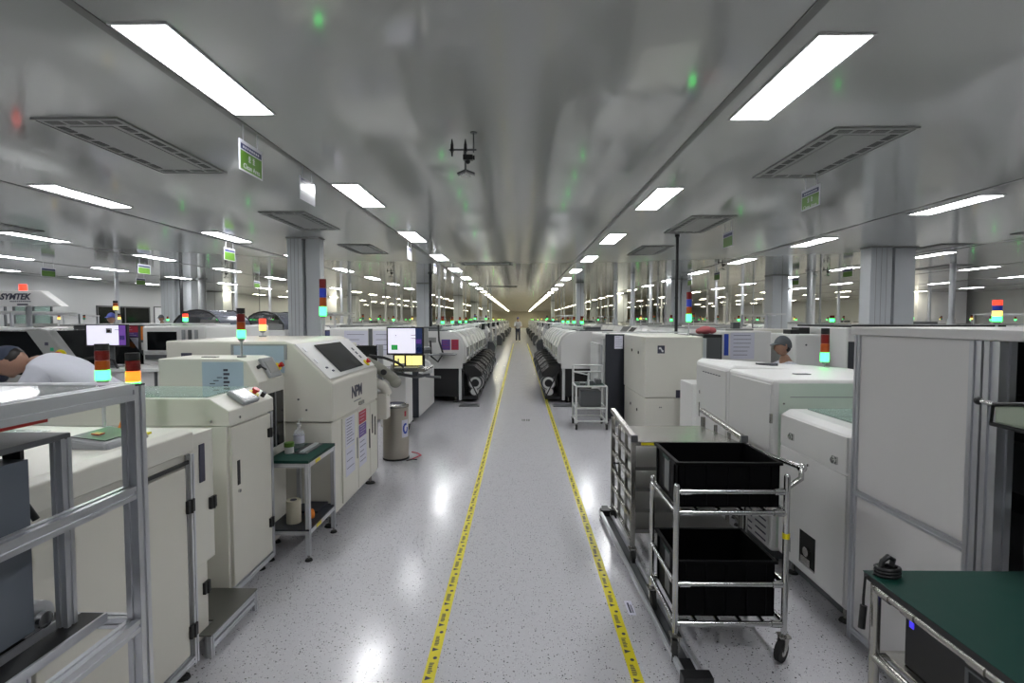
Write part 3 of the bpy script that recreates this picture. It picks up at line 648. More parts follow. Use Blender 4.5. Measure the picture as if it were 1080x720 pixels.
feet(m4, [(-1.42, 3.75), (-1.42, 4.8), (-2.5, 3.75), (-2.5, 4.8)], h=.10, r=.03)
stack_light(m4, -2.35, 4.6, 1.44, ['lyel_on', 'lred_on'], r=.03, h=.055, pole=.06)
m4.location.x -= .045; m4.location.y += .14
# --- green topped bench
bt = thing('green_topped_bench', (-1.52, 3.56, 0), 'small aluminium bench with green mat top between cabinet and stencil printer', 'bench')
MB().box(-1.672, -1.385, 3.30, 3.79, .655, .675).build('bench_top', 'green', bt, bev=.003)
MB().box(-1.672, -1.388, 3.30, 3.79, .205, .215).build('lower_shelf', 'navy', bt)
for xx in (-1.655, -1.40):
    for yy in (3.32, 3.775): m = MB(); profile(m, (xx, yy, .04), (xx, yy, .655), .028); m.build('leg', 'alu', bt)
    for z in (.64, .19): m = MB(); profile(m, (xx, 3.335, z), (xx, 3.76, z), .028); m.build('rail', 'alu', bt)
for yy in (3.32, 3.775):
    for z in (.64, .19): m = MB(); profile(m, (-1.64, yy, z), (-1.415, yy, z), .028); m.build('rail', 'alu', bt)
feet(bt, [(-1.655, 3.32), (-1.655, 3.775), (-1.40, 3.32), (-1.40, 3.775)], h=.045, r=.016)
m = MB(); m.box(-1.386, -1.384, 3.42, 3.50, .628, .650); m.build('yellow_label', 'yellow', bt); m = MB(); m.box(-1.386, -1.384, 3.42, 3.50, .182, .204); m.build('yellow_label', 'yellow', bt)
# bottles, jar, ruler tray, rolls
b = thing('spray_bottle', (-1.60, 3.66, .675), 'clear squeeze bottle with pale label on the green bench', 'bottle')
m = MB()
prof = [(.0, .038), (.10, .038), (.12, .030), (.135, .014), (.155, .013)]
for (z0, r0), (z1, r1) in zip(prof, prof[1:]): m.cyl((-1.60, 3.66, .676+z0), (-1.60, 3.66, .676+z1), r0, r1, 18)
m.build('bottle_body', 'clear', b); m = MB(); m.cyl((-1.60, 3.66, .71), (-1.60, 3.66, .765), .0388, seg=18); m.build('bottle_label', 'paper', b)
m = MB(); m.cyl((-1.60, 3.66, .831), (-1.60, 3.66, .85), .015); m.tube([(-1.60, 3.66, .85), (-1.60, 3.66, .875), (-1.57, 3.65, .885)], .004); m.build('bottle_cap', 'wtube', b)
b = thing('solder_paste_jar', (-1.60, 3.50, .675), 'white jar with bright green lid on the green bench', 'jar')
MB().cyl((-1.60, 3.50, .676), (-1.60, 3.50, .72), .030, seg=20).build('jar_body', 'wtube', b); MB().cyl((-1.60, 3.50, .72), (-1.60, 3.50, .748), .033, seg=20).build('jar_lid', 'signgreen', b)
m = MB(); m.box(-1.56, -1.46, 3.46, 3.74, .676, .684, 0); m.box(-1.515, -1.485, 3.47, 3.73, .684, .694, 1); m.box(-1.55, -1.525, 3.47, 3.73, .684, .690, 2)
tag(m.build('squeegee_tray', ['dgrey', 'alu', 'black'], org=(-1.51, 3.6, .676)), 'dark tray with metal squeegee strips on the green bench', 'tray')
m = MB(); m.cyl((-1.545, 3.43, .216), (-1.545, 3.43, .37), .048, seg=24, mi=0); m.cyl((-1.545, 3.43, .37), (-1.545, 3.43, .3715), .022, seg=16, mi=1)
tag(m.build('wiping_roll', ['tan', 'ink'], org=(-1.545, 3.43, .216)), 'cream paper roll standing on the lower shelf of the green bench', 'roll')
m = MB(); m.cyl((-1.475, 3.47, .25), (-1.44, 3.50, .25), .034, seg=20, mi=0); m.cyl((-1.476, 3.469, .25), (-1.439, 3.501, .25), .017, seg=12, mi=1)
tag(m.build('tape_roll', ['orange', 'tan'], org=(-1.46, 3.48, .216)), 'orange tape roll lying on the lower shelf of the green bench', 'tape roll')
m = MB(); m.box(-1.60, -1.44, 3.58, 3.78, .216, .235); tag(m.build('flat_case', 'navy', org=(-1.52, 3.68, .216), bev=.003), 'flat dark case lying on the lower shelf of the green bench', 'case')
# --- monitor arm column between printer and bin
ms = thing('handling_arm', (-1.5, 5.15, 0), 'rounded beige-grey arm cover at the far end of the stencil printer', 'machine arm')
m = MB(); m.tube([(-1.52, 5.08, 1.17), (-1.44, 5.12, 1.13), (-1.37, 5.16, 1.07), (-1.30, 5.19, 1.01), (-1.27, 5.2, .97)], .055, seg=14); m.ball((-1.27, 5.2, .965), .062); m.ball((-1.52, 5.08, 1.175), .055); m.build('arm_cover', 'armgrey', ms)
m = MB(); m.cyl((-1.36, 5.08, 1.075), (-1.36, 5.10, 1.075), .03); m.tube([(-1.5, 5.08, 1.24), (-1.36, 5.1, 1.22), (-1.24, 5.14, 1.17), (-1.18, 5.18, 1.12)], .014); m.build('arm_handle', 'black', ms)
m = MB(); m.tube([(-1.46, 5.08, .98), (-1.37, 5.12, .93), (-1.34, 5.15, .84)], .05, seg=12); m.box(-1.46, -1.33, 5.07, 5.22, .60, .86); m.build('arm_bracket', 'beige', ms, bev=.01)
m = MB(); m.box(-1.9, -1.48, 5.05, 5.28, .05, 1.12); m.build('arm_column', 'dgrey', ms, bev=.005)
# --- stainless bin
bn = thing('waste_bin', (-1.43, 5.85, 0), 'cylindrical stainless waste bin with round blue mark beside the left machines', 'bin')
m = MB(); m.cyl((-1.43, 5.85, .01), (-1.43, 5.85, .60), .145, seg=36); m.build('bin_body', 'binm', bn)
m = MB(); m.cyl((-1.43, 5.85, .60), (-1.43, 5.85, .625), .15, seg=36, mi=0); m.cyl((-1.43, 5.85, .625), (-1.43, 5.85, .64), .15, .11, seg=36, mi=0); m.cyl((-1.43, 5.85, .64), (-1.43, 5.85, .6405), .095, seg=24, mi=1); m.build('bin_rim', ['steel', 'ink'], bn)
m = MB(); m.cyl((-1.43, 5.85, 0), (-1.43, 5.85, .02), .15, seg=36); m.build('bin_base', 'rubber', bn)
def arc_patch(mb, c, r, a0, a1, z0, z1, t, mi=0, n=8):
    A = [(c[0]+r*math.cos(a0+(a1-a0)*k/n), c[1]+r*math.sin(a0+(a1-a0)*k/n)) for k in range(n+1)]; B = [(c[0]+(r+t)*math.cos(a0+(a1-a0)*k/n), c[1]+(r+t)*math.sin(a0+(a1-a0)*k/n)) for k in range(n+1)]
    for k in range(n): mb.prism([A[k], A[k+1], B[k+1], B[k]], 'z', z0, z1, mi)
m = MB(); arc_patch(m, (-1.43, 5.85), .1452, -.85, -.15, .26, .46, .001); m.build('sticker', 'paper', bn)
m = MB()
for q in range(14):
    a = 2*PI*q/14
    if q in (1, 2): continue
    aa = -.5+.2*math.cos(a); arc_patch(m, (-1.43, 5.85), .1464, aa-.07, aa+.07, .36+.05*math.sin(a)-.012, .36+.05*math.sin(a)+.012, .001, n=2)
m.build('sticker_mark', 'blue', bn)
m = MB(); arc_patch(m, (-1.43, 5.85), .1452, -.6, -.4, .50, .56, .001); m.build('red_label', 'red', bn)
m = MB(); m.tube([(-1.25, 5.75, .006), (-1.20, 5.86, .006), (-1.16, 5.95, .008), (-1.22, 6.05, .006), (-1.30, 6.1, .006)], .007, mi=0); m.tube([(-1.28, 5.72, .006), (-1.22, 5.78, .006), (-1.17, 5.76, .006)], .006, mi=1)
tag(m.build('floor_cable', ['red', 'black'], org=(-1.2, 5.9, 0)), 'red and black cable scrap on the floor beside the steel bin', 'cable')
# --- dark side screen and monitor workstation
m5 = thing('buffer_conveyor', (-2.1, 5.45, 0), 'beige cabinet with dark tilted glass panel between printer and monitor', 'machine')
m = MB(); m.box(-2.7, -1.95, 5.35, 6.1, .06, 1.33); m.build('cabinet_body', 'beige', m5, bev=.01)
m = MB(); m.box(-1.94, -1.50, 5.33, 5.37, .9, 1.33, 0); m.box(-1.48, -1.44, 5.32, 5.38, .9, 1.34, 1); m.build('guard_panel', ['dglass', 'grey'], m5)
stack_light(m5, -2.10, 5.45, 1.33, ['lgrn_on', 'lamb', 'lblu', 'lred'], r=.036, h=.098, pole=.31)
feet(m5, [(-2.6, 5.4), (-2.0, 5.4), (-2.6, 6.0), (-2.0, 6.0)])
ws = thing('monitor_stand', (-1.5, 6.6, 0), 'white cabinet stand with metal tray below the bright monitor', 'stand')
m = MB(); m.box(-1.92, -1.57, 7.0, 7.45, .12, .84); m.build('stand_cabinet', 'white', ws, bev=.006)
for xx in (-1.87, -1.62): caster(ws, xx, 7.05, .03); caster(ws, xx, 7.4, .03)
m = MB(); m.box(-1.80, -1.70, 6.6, 7.05, .84, .87); m.box(-1.75, -1.65, 6.5, 7.2, .84, .95); m.build('support_beam', 'dgrey', ws)
m = MB(); m.box(-1.85, -1.18, 6.35, 6.95, .95, .965); m.box(-1.85, -1.18, 6.35, 6.36, .965, .985); m.build('tray', 'steel', ws)
m = MB(); m.box(-1.68, -1.62, 7.1, 7.16, .84, 1.5); m.build('pole', 'dgrey', ws)
m = MB(); m.box(-1.55, -1.25, 6.25, 6.42, .99, 1.01); m.build('keyboard', 'dgrey', ws, bev=.003)
m = MB(); m.tube([(-1.3, 6.5, .90), (-1.15, 6.45, .88), (-1.0, 6.45, .87)], .015); m.tube([(-1.6, 6.5, .92), (-1.3, 6.4, .88), (-1.15, 6.5, .9)], .02); m.build('tray_arm', 'dgrey', ws)
for q in range(5):
    m = MB(); x_ = -1.75+.12*q; m.cyl((x_, 6.55+.04*(q % 2), .966), (x_, 6.55+.04*(q % 2), 1.0+.02*(q % 3)), .03+.008*(q % 2), seg=14)
    tag(m.build('metal_cup', 'steel' if q % 2 else 'grey', org=(x_, 6.55, .966)), 'small metal cup on the tray below the bright monitor', 'cup', 'cups on the tray below the monitor')
def monitor(x0, x1, y, z0, z1, lab, blocks, stand=None, par=None, cat='monitor'):
    t = thing('monitor', ((x0+x1)/2, y, z0), lab, cat)
    m = MB(); m.box(x0, x1, y, y+.03, z0, z1, 0); m.box(x0+.1, x1-.1, y+.03, y+.05, z0+.05, z1-.05, 0); m.build('monitor_housing', 'black', t, bev=.004)
    W = x1-x0; Hh = z1-z0
    mats = []; m = MB()
    for (a, b, c, d, k) in blocks:
        if k not in mats: mats.append(k)
        lift = .001 if (a, b, c, d) != blocks[0][:4] else 0
        m.box(x0+a*W, x0+b*W, y-.0015-lift, y-.0005, z0+c*Hh, z0+d*Hh, mats.index(k))
    m.build('screen', mats, t)
    if stand is not None:
        m = MB(); m.box((x0+x1)/2-.03, (x0+x1)/2+.03, y+.05, y+.07, stand, z0+.1); m.box((x0+x1)/2-.11, (x0+x1)/2+.11, y-.05, y+.13, stand, stand+.012); m.build('monitor_foot', 'dgrey', t)
    else:
        m = MB(); m.cyl(((x0+x1)/2, y+.05, (z0+z1)/2), ((x0+x1)/2, y+.5, (z0+z1)/2), .018); m.build('wall_arm', 'dgrey', t)
    return t
monitor(-1.645, -1.185, 6.3, 1.165, 1.51, 'bright monitor with white window and green square, above the tray left of the aisle',
        [(.04, .96, .06, .95, 'scr_w'), (.78, .96, .06, .95, 'scr_d'), (.13, .30, .18, .36, 'scr_g'), (.80, .94, .40, .56, 'scr_v'), (.24, .27, .68, .71, 'scr_d'), (.66, .78, .70, .72, 'lred'), (.66, .78, .58, .60, 'lred'), (.80, .95, .10, .28, 'pale')])
monitor(-1.63, -1.22, 6.55, .995, 1.15, 'small yellow lit screen below the bright monitor', [(.06, .36, .12, .92, 'scr_y'), (.42, .92, .12, .92, 'scr_y'), (.15, .20, .35, .7, 'grey'), (.58, .60, .12, .92, 'grey')])
# --- dark and white reflow entry cabinet
m6 = thing('inspection_machine', (-2.3, 8.6, 0), 'white inspection machine with dark end panel, behind the bright monitor', 'machine')
m = MB(); m.box(-2.95, -1.78, 7.9, 9.35, .1, 1.47); m.build('cabinet_body', 'white', m6, bev=.02)
m = MB(); m.box(-1.80, -1.565, 7.86, 7.897, .08, 1.06); m.build('end_panel', 'navy', m6)
for q in range(2): sheet_y(m6, 7.898, -2.72+.45*q, -2.35+.45*q, 1.05, 1.43, ('paper', 'ink'), 4)
m = MB(); m.box(-2.34, -2.28, 7.885, 7.9, .9, 1.46); m.build('divider', 'dgrey', m6)
m = MB(); m.box(-1.78, -1.57, 7.9, 9.35, .08, .78); m.build('front_cabinet', 'white', m6, bev=.008)
m = MB(); m.box(-1.80, -1.50, 8.35, 8.4, .8, 1.46); m.build('side_panel', 'vent', m6)
m = MB(); m.box(-1.75, -1.60, 8.345, 8.35, 1.30, 1.34); m.build('slot', 'ink', m6)
m = MB(); m.tube([(-1.62, 7.6, .98), (-1.50, 7.65, 1.0), (-1.42, 7.75, .92), (-1.40, 7.75, .80)], .07, seg=12); m.ball((-1.40, 7.75, .84), .08); m.build('feeder_arm', 'wtube', m6)
m = MB(); m.tube([(-1.62, 7.7, 1.08), (-1.45, 7.7, 1.14), (-1.36, 7.75, 1.14)], .05, seg=10); m.ball((-1.62, 7.68, 1.08), .05, mi=1); m.build('arm_joint', ['dgrey', 'orange'], m6)
feet(m6, [(-2.8, 8), (-1.7, 8), (-2.8, 9.2), (-1.7, 9.2)], h=.1)

# ------------------------------------------------------------------ placement machine: near side faces the camera
def placement_machine(name, org, s, lab, grp=None, lamp_segs=('lgrn_on', 'lamb', 'lred'), feeders=True, posters=False):
    """s = +1: front (feeders) looks towards +x ; -1: towards -x. origin on the floor under the front face, near corner. 1.4 m along y, 1.6 deep"""
    t = thing(name, org, lab, 'placement machine', grp); ox, oy, oz = org
    X = lambda a: ox+s*a
    D = 1.45
    # side silhouette with rounded hood
    out = [(0, .66), (.02, 1.12), (-.05, 1.25), (-.16, 1.33), (-.32, 1.38), (-1.05, 1.38), (-1.2, 1.30), (-1.24, .66)]
    rec = [(-.16, .66), (-.16, 1.20), (-.24, 1.31), (-.34, 1.36), (-1.05, 1.36), (-1.2, 1.28), (-1.24, .66)]
    m = MB(); m.prism([(X(a), b) for a, b in rec], 'y', oy+.03, oy+D-.03); m.build('upper_housing', 'white', t, bev=.01)
    for y0 in (oy, oy+D-.03): m = MB(); m.prism([(X(a), b) for a, b in out], 'y', y0, y0+.03); m.build('end_plate', 'white', t, bev=.006)
    m = MB()
    lo, hi = sorted((X(-.08), X(-1.2))); m.box(lo, hi, oy+.03, oy+D-.03, .12, .66); m.build('lower_frame', 'black', t)
    lo, hi = sorted((X(-.02), X(-.07)))
    for yy in (oy+.01, oy+D-.05): m = MB(); m.box(lo, hi, yy, yy+.04, .05, .66); m.build('corner_post', 'wtube', t)
    # front hood flaps
    for q in range(2):
        y0 = oy+.06+q*.68
        m = MB(); m.prism([(X(a), b) for a, b in ((-.15, .72), (.05, .76), (.075, .84), (.07, 1.08), (-.01, 1.26), (-.13, 1.36), (-.30, 1.385), (-.30, 1.36), (-.17, 1.20))], 'y', y0+.03, y0+.47); f = m.build('front_hood', 'white', t, bev=.006)
        m = MB(); lo, hi = sorted((X(.073), X(.078))); m.box(lo, hi, y0+.08, y0+.42, .88, 1.06); m.build('hood_window', 'dglass', f)
        m = MB(); lo, hi = sorted((X(.07), X(.095))); m.box(lo, hi, y0+.17, y0+.33, .80, .82); m.build('hood_handle', 'dgrey', f)
    if feeders:
        rnd = random.Random(3)
        for q in range(2):
            y0 = oy+.06+q*.68
            m = MB(); lo, hi = sorted((X(-.05), X(.30))); m.box(lo, hi, y0, y0+.58, .06, .12); m.prism([(X(a), b) for a, b in ((-.05, .12), (.02, .12), (.02, .62), (-.05, .62))], 'y', y0, y0+.58); m.tube([(X(.29), y0+.01, .12), (X(.05), y0+.01, .60)], .012); m.tube([(X(.29), y0+.57, .12), (X(.05), y0+.57, .60)], .012); c = m.build('feeder_cart', 'black', t)
            for j in range(9):
                yy = y0+.05+j*.056; m = MB()
                m.prism([(X(a), b) for a, b in ((.0, .58), (.0, .72), (.22, .70), (.36, .58), (.36, .50), (.16, .48))], 'y', yy, yy+.022, 0)
                zc = .36+.04*rnd.random(); xc = .22+.03*rnd.random()
                m.cyl((X(xc), yy+.002, zc), (X(xc), yy+.018, zc), .115+.03*(j % 2), seg=22, mi=1); m.cyl((X(xc), yy-.0015, zc), (X(xc), yy+.0215, zc), .075, seg=16, mi=0); m.cyl((X(xc-.02), yy+.004, zc-.17), (X(xc-.02), yy+.016, zc-.17), .07, seg=16, mi=1); m.cyl((X(xc), yy-.001, zc), (X(xc), yy+.023, zc), .03, seg=12, mi=0)
                m.build('feeder', ['black', ('wtube', 'dgrey', 'clear', 'wtube')[j % 4]], c)
    m = MB(); lo, hi = sorted((X(-.35), X(-1.0))); m.box(lo, hi, oy+.1, oy+D-.1, 1.362, 1.40); m.box(min(X(-.5), X(-.8)), max(X(-.5), X(-.8)), oy+.3, oy+.7, 1.40, 1.46); m.build('top_plate', 'dgrey', t)
    m = MB(); m.box(min(X(-.1), X(-.9)), max(X(-.1), X(-.9)), oy+.85, oy+1.1, 1.40, 1.45); m.build('top_box', 'wtube', t, bev=.01)
    if lamp_segs: stack_light(t, X(-.45), oy+.5, 1.40, list(lamp_segs), r=.03, h=.05, pole=.12)
    feet(t, [(X(-.15), oy+.1), (X(-.15), oy+D-.1), (X(-1.1), oy+.1), (X(-1.1), oy+D-.1)], h=.12, r=.03)
    return t
pmL = placement_machine('placement_machine', (-1.10, 9.8, 0), 1, 'white placement machine left of the aisle with violet posters on its near side')
pmL2 = []
for i, y in enumerate((11.3, 12.8, 14.3)):
    c = copy_tree(pmL); c.location.y = y; c['label'] = ['white placement machine left of the aisle, second in the file of four', 'white placement machine left of the aisle, third in the file of four', 'white placement machine left of the aisle, farthest in the file of four'][i]; c['group'] = 'placement machines left of the aisle'; pmL2.append(c)
pmL['group'] = 'placement machines left of the aisle'
m = MB(); m.box(-1.92, -1.80, 9.79, 9.8, .75, 1.40, 0); m.build('near_pillar', 'white', pmL)
sheet_y(pmL, 9.798, -1.50, -1.33, 1.02, 1.22, ('violet', 'red'), 3); sheet_y(pmL, 9.798, -1.31, -1.17, 1.02, 1.22, ('red', 'violet'), 3); sheet_y(pmL, 9.798, -1.75, -1.60, 1.16, 1.26, ('vent', 'ink'), 2)
m = MB(); m.tube([(-1.55, 9.75, 1.5), (-1.53, 9.7, 1.2), (-1.45, 9.68, .95), (-1.55, 9.68, .80), (-1.68, 9.7, .90), (-1.70, 9.72, 1.2)], .018); m.build('hanging_cable', 'black', pmL)
m = MB(); m.box(-1.7, -1.2, 9.5, 9.78, .93, .95); m.box(-1.5, -1.25, 9.48, 9.7, .96, .975); m.build('side_tray', 'grey', pmL)
pmR = placement_machine('placement_machine', (.80, 9.8, 0), -1, 'white placement machine right of the aisle with plain rounded side, behind the small white trolley', 'placement machines right of the aisle')
for i, y in enumerate((11.3, 12.8, 14.3)):
    c = copy_tree(pmR); c.location.y = y; c['label'] = 'white placement machine right of the aisle, ' + ['second', 'third', 'farthest'][i] + ' in the file of four'; c['group'] = 'placement machines right of the aisle'
# plinth mats on the floor in front of them
for x0, x1, l in ((-1.12, -.74, 'dark floor mat in front of the left placement machine'), (.62, .98, 'dark floor mat in front of the right placement machine')):
    m = MB(); m.box(x0, x1, 9.35, 9.6, .0, .02); m.box(x0+.02, x1-.02, 9.37, 9.58, .02, .024); tag(m.build('floor_mat', 'dgrey', org=((x0+x1)/2, 9.5, 0), bev=.004), l, 'mat')

# ================================================================== NEAR RIGHT
# --- tall booth with white side panel
bo = thing('equipment_booth', (2.3, 1.9, 0), 'tall aluminium framed booth with plain grey-white side panel at the right edge', 'booth')
FX = 1.65
for yy, w_ in ((2.53, .036), (1.80, .06), (.7, .05)): m = MB(); profile(m, (FX+.02, yy, .0 if yy > 2 else .04), (FX+.02, yy, 1.525), w_); m.build('post', 'alu', bo)
m = MB(); profile(m, (FX+.02, 1.87, .04), (FX+.02, 1.87, 1.525), .05); m.build('post', 'alu', bo)
m = MB(); profile(m, (3.05, 2.53, .0), (3.05, 2.53, 1.525), .045); m.build('post', 'alu', bo)
m = MB(); profile(m, (3.05, .7, .0), (3.05, .7, 1.525), .045); m.build('post', 'alu', bo)
m = MB(); profile(m, (FX+.012, 1.9, .752), (FX+.012, 2.51, .752), .03); m.build('mid_rail', 'alu', bo)
m = MB(); profile(m, (FX+.015, 1.9, .06), (FX+.015, 2.51, .06), .03); m.build('bottom_rail', 'alu', bo)
m = MB(); m.box(FX+.012, FX+.022, 1.89, 2.515, .768, 1.525); m.build('side_panel', 'panel', bo)
m = MB(); m.box(FX+.012, FX+.022, 1.89, 2.515, .075, .738); m.build('side_panel', 'panel', bo)
m = MB(); m.box(FX-.01, 3.08, .66, 2.56, 1.527, 1.565); m.build('roof_panel', 'panel', bo, bev=.003)
m = MB(); m.box(3.06, 3.075, .7, 2.5, .05, 1.52); m.box(FX+.05, 3.05, 2.535, 2.55, .05, 1.52); m.build('rear_panel', 'dgrey', bo)
m = MB(); m.box(2.1, 3.0, .8, 2.45, .30, .80, 0); m.box(2.05, 2.95, 1.2, 2.4, .80, 1.25, 1); m.box(2.0, 2.1, 1.5, 2.3, .9, 1.1, 0); m.build('inner_machine', ['dgrey', 'navy'], bo, bev=.01)
m = MB(); m.box(1.72, 2.1, .9, 1.74, .845, .865, 0); m.box(1.72, 2.0, .9, 1.74, .80, .83, 1); m.build('inner_plate', ['steel', 'grey'], bo)
m = MB(); m.box(1.74, 1.80, 1.1, 1.75, .93, .98, 0); m.box(1.9, 1.95, 1.0, 1.7, .95, 1.05, 1); m.tube([(1.78, 1.2, 1.02), (1.85, 1.5, 1.12), (1.95, 1.7, 1.0)], .018, mi=1); m.build('inner_rail', ['alu', 'black'], bo)
m = MB(); m.slab([(1.70, 1.30, 1.18), (1.70, 1.52, 1.14), (1.90, 1.52, 1.02), (1.90, 1.30, 1.0)], .02, 0); m.build('tilted_flap', 'vent', bo)
m = MB(); m.slab([(1.72, 1.34, 1.165), (1.72, 1.50, 1.135), (1.86, 1.50, 1.05), (1.86, 1.34, 1.04)], -.01, 0); m.build('flap_glass', 'dglass', bo)
feet(bo, [(FX+.02, .7), (FX+.02, 1.85)])
# clipboard style tray hooked on the booth post
hd = thing('soft_tray', (1.66, 1.6, 1.35), 'pale green-grey tray with black edging sticking out beside the booth post', 'tray')
m = MB(); m.prism([(1.18, 1.405), (1.74, 1.315), (1.74, 1.250), (1.18, 1.245)], 'x', 1.60, 2.0); m.build('tray_body', 'traym', hd, bev=.01)
m = MB(); m.tube([(1.597, 1.18, 1.405), (1.597, 1.74, 1.315), (1.597, 1.745, 1.248), (1.597, 1.18, 1.240)], .007); m.tube([(1.6, 1.745, 1.315), (2.0, 1.745, 1.315)], .007); m.build('tray_edging', 'black', hd)
m = MB(); m.cyl((1.60, 1.735, 1.315), (1.59, 1.775, 1.32), .009, mi=1); m.ball((1.588, 1.785, 1.32), .014, mi=0); m.build('tray_knob', ['black', 'chrome'], hd)
# --- white loader with cut-out
w1 = thing('white_loader', (2.2, 2.95, 0), 'low white cabinet with square cut-out near the floor, next to the tall booth', 'machine')
FX = 1.68
m = MB()
m.prism([(FX, .10), (FX, 1.0), (FX+.05, 1.03), (2.85, 1.03), (2.85, .10)], 'y', 2.60, 3.29); b1 = m.build('cabinet_body', 'white', w1, bev=.012)
m = MB(); m.box(FX-.012, FX-.001, 2.61, 3.27, .815, 1.0); m.build('upper_cover', 'white', w1, bev=.004)
d = MB().box(FX-.012, FX-.001, 2.61, 3.27, .125, .800).build('door', 'white', w1, bev=.004)
m = MB(); m.box(FX-.0135, FX-.0115, 2.86, 3.02, .17, .36, 0); m.build('square_opening', 'slot', d)
m = MB(); m.box(FX-.0145, FX-.013, 2.86, 3.02, .165, .175); m.cyl((FX-.03, 2.93, .26), (FX-.0135, 2.93, .26), .028); m.box(FX-.02, FX-.0135, 2.9, 3.0, .18, .22); m.build('opening_fitting', 'steel', d)
m = MB(); m.box(FX-.0135, FX-.0115, 3.12, 3.20, .17, .26); m.build('small_label', 'grey', d)
for yy, z in ((3.13, .885), (2.70, .86)):
    m = MB(); m.cyl((FX-.012, yy, z), (FX-.03, yy, z), .018); m.cyl((FX-.03, yy, z), (FX-.034, yy, z), .012); m.box(FX-.02, FX-.012, yy-.022, yy+.022, z-.02, z+.02); m.build('lock', 'chrome', w1)
for yy in (2.95,): m = MB(); m.cyl((FX-.012, yy, .76), (FX-.018, yy, .76), .008); m.build('screw', 'chrome', d)
MB().box(FX+.14, 2.7, 2.66, 3.24, 1.032, 1.040).build('glass_lid', 'glass', w1)
m = MB(); m.box(FX+.06, 2.8, 2.7, 3.2, .02, .10); m.build('plinth', 'dgrey', w1)
feet(w1, [(FX+.05, 2.68), (FX+.05, 3.2), (2.8, 2.68), (2.8, 3.2)], h=.1, r=.02)
# --- pale green sided unit with vents
w2 = thing('vented_cabinet', (2.2, 3.7, 0), 'white cabinet with curved vent slits low on its front and pale green end face', 'machine')
FX = 1.64
m = MB(); m.prism([(3.305, .085), (3.305, 1.215), (4.02, 1.215), (4.02, .085)], 'x', FX, 3.1); m.build('cabinet_body', 'white', w2, bev=.02)
m = MB(); m.box(FX-.008, FX, 3.34, 3.96, .12, 1.18); d = m.build('front_panel', 'white', w2, bev=.006)
for r in range(8):
    for c in range(3): m = MB(); m.box(FX-.011, FX-.0085, 3.36+.20*c, 3.36+.20*c+.15, .13+.045*r, .14+.045*r); m.build('vent_slit', 'ink', d)
m = MB(); m.box(FX+.03, 3.07, 3.300, 3.304, .12, 1.19); m.build('end_panel', 'mint', w2)  # thin sheet tinting the near end of the white cabinet pale green
m = MB(); m.box(FX+.10, 3.05, 3.297, 3.300, 1.10, 1.105); m.build('seam', 'grey', w2)
m = MB(); m.box(FX-.016, FX-.004, 3.31, 3.33, .93, .99); m.build('hinge', 'steel', w2)
for xx in (1.70, 2.2): m = MB(); m.cyl((xx, 3.296, 1.06), (xx, 3.30, 1.06), .006); m.build('screw', 'steel', w2)
m = MB(); m.box(FX+.3, FX+.4, 3.6, 3.66, 1.215, 1.220); m.build('top_handle', 'dgrey', w2)
m = MB(); m.box(FX+.05, 3.0, 3.35, 3.98, .02, .085); m.build('plinth', 'dgrey', w2)
feet(w2, [(FX+.06, 3.38), (FX+.06, 3.95)], h=.085)
w3 = thing('tall_white_cabinet', (2.3, 4.4, 0), 'white cabinet with softly rounded top, beyond the vented cabinet, beside the steel cart', 'machine')
m = MB(); m.prism([(FX+.01, .1), (FX+.01, 1.215), (FX+.06, 1.243), (3.0, 1.155), (3.3, 1.06), (3.3, .1)], 'y', 4.03, 4.80); m.build('cabinet_body', 'white', w3, bev=.02)
m = MB(); m.box(FX+.002, FX+.01, 4.08, 4.74, .15, 1.19); d = m.build('front_panel', 'white', w3, bev=.005)
for q in range(7): m = MB(); m.box(FX-.001, FX+.002, 4.2+.06*q, 4.235+.06*q, 1.135, 1.143); m.build('vent_slit', 'ink', d)
m = MB(); m.box(FX-.002, FX+.002, 4.66, 4.68, .72, .85); m.box(FX-.002, FX+.002, 4.66, 4.68, .93, .96); m.build('door_handle', 'steel', d)
m = MB(); m.box(2.0, 2.16, 4.3, 4.36, 1.215, 1.236); m.build('top_handle', 'dgrey', w3)
stack_light(w3, 2.77, 4.68, 1.16, ['lgrn_on', 'lamb', 'lred', 'black'], r=.035, h=.082, pole=.06)
m = MB(); m.box(FX+.06, 2.95, 4.024, 4.03, .12, 1.13); m.build('end_panel', 'mint', w3)  # same pale green tint laid over this cabinet's near end
feet(w3, [(FX+.1, 4.1), (FX+.1, 4.7), (3.2, 4.1), (3.2, 4.7)], h=.1)
# --- slim white side cabinet
w4 = thing('slim_cabinet', (2.15, 6.0, 0), 'slim white cabinet standing against the big beige machine with black square logo', 'cabinet')
m = MB(); m.box(1.96, 2.35, 5.82, 6.25, .06, .87); m.build('cabinet_body', 'white', w4, bev=.008)
m = MB(); m.box(1.97, 2.20, 5.812, 5.82, .50, .865); m.build('upper_door', 'white', w4, bev=.003); m = MB(); m.box(1.97, 2.20, 5.812, 5.82, .08, .48); m.build('lower_door', 'white', w4, bev=.003)
m = MB(); m.box(2.13, 2.16, 5.795, 5.812, .06, .60); m.build('black_strip', 'black', w4)
feet(w4, [(2.0, 5.87), (2.3, 5.87), (2.0, 6.2), (2.3, 6.2)])
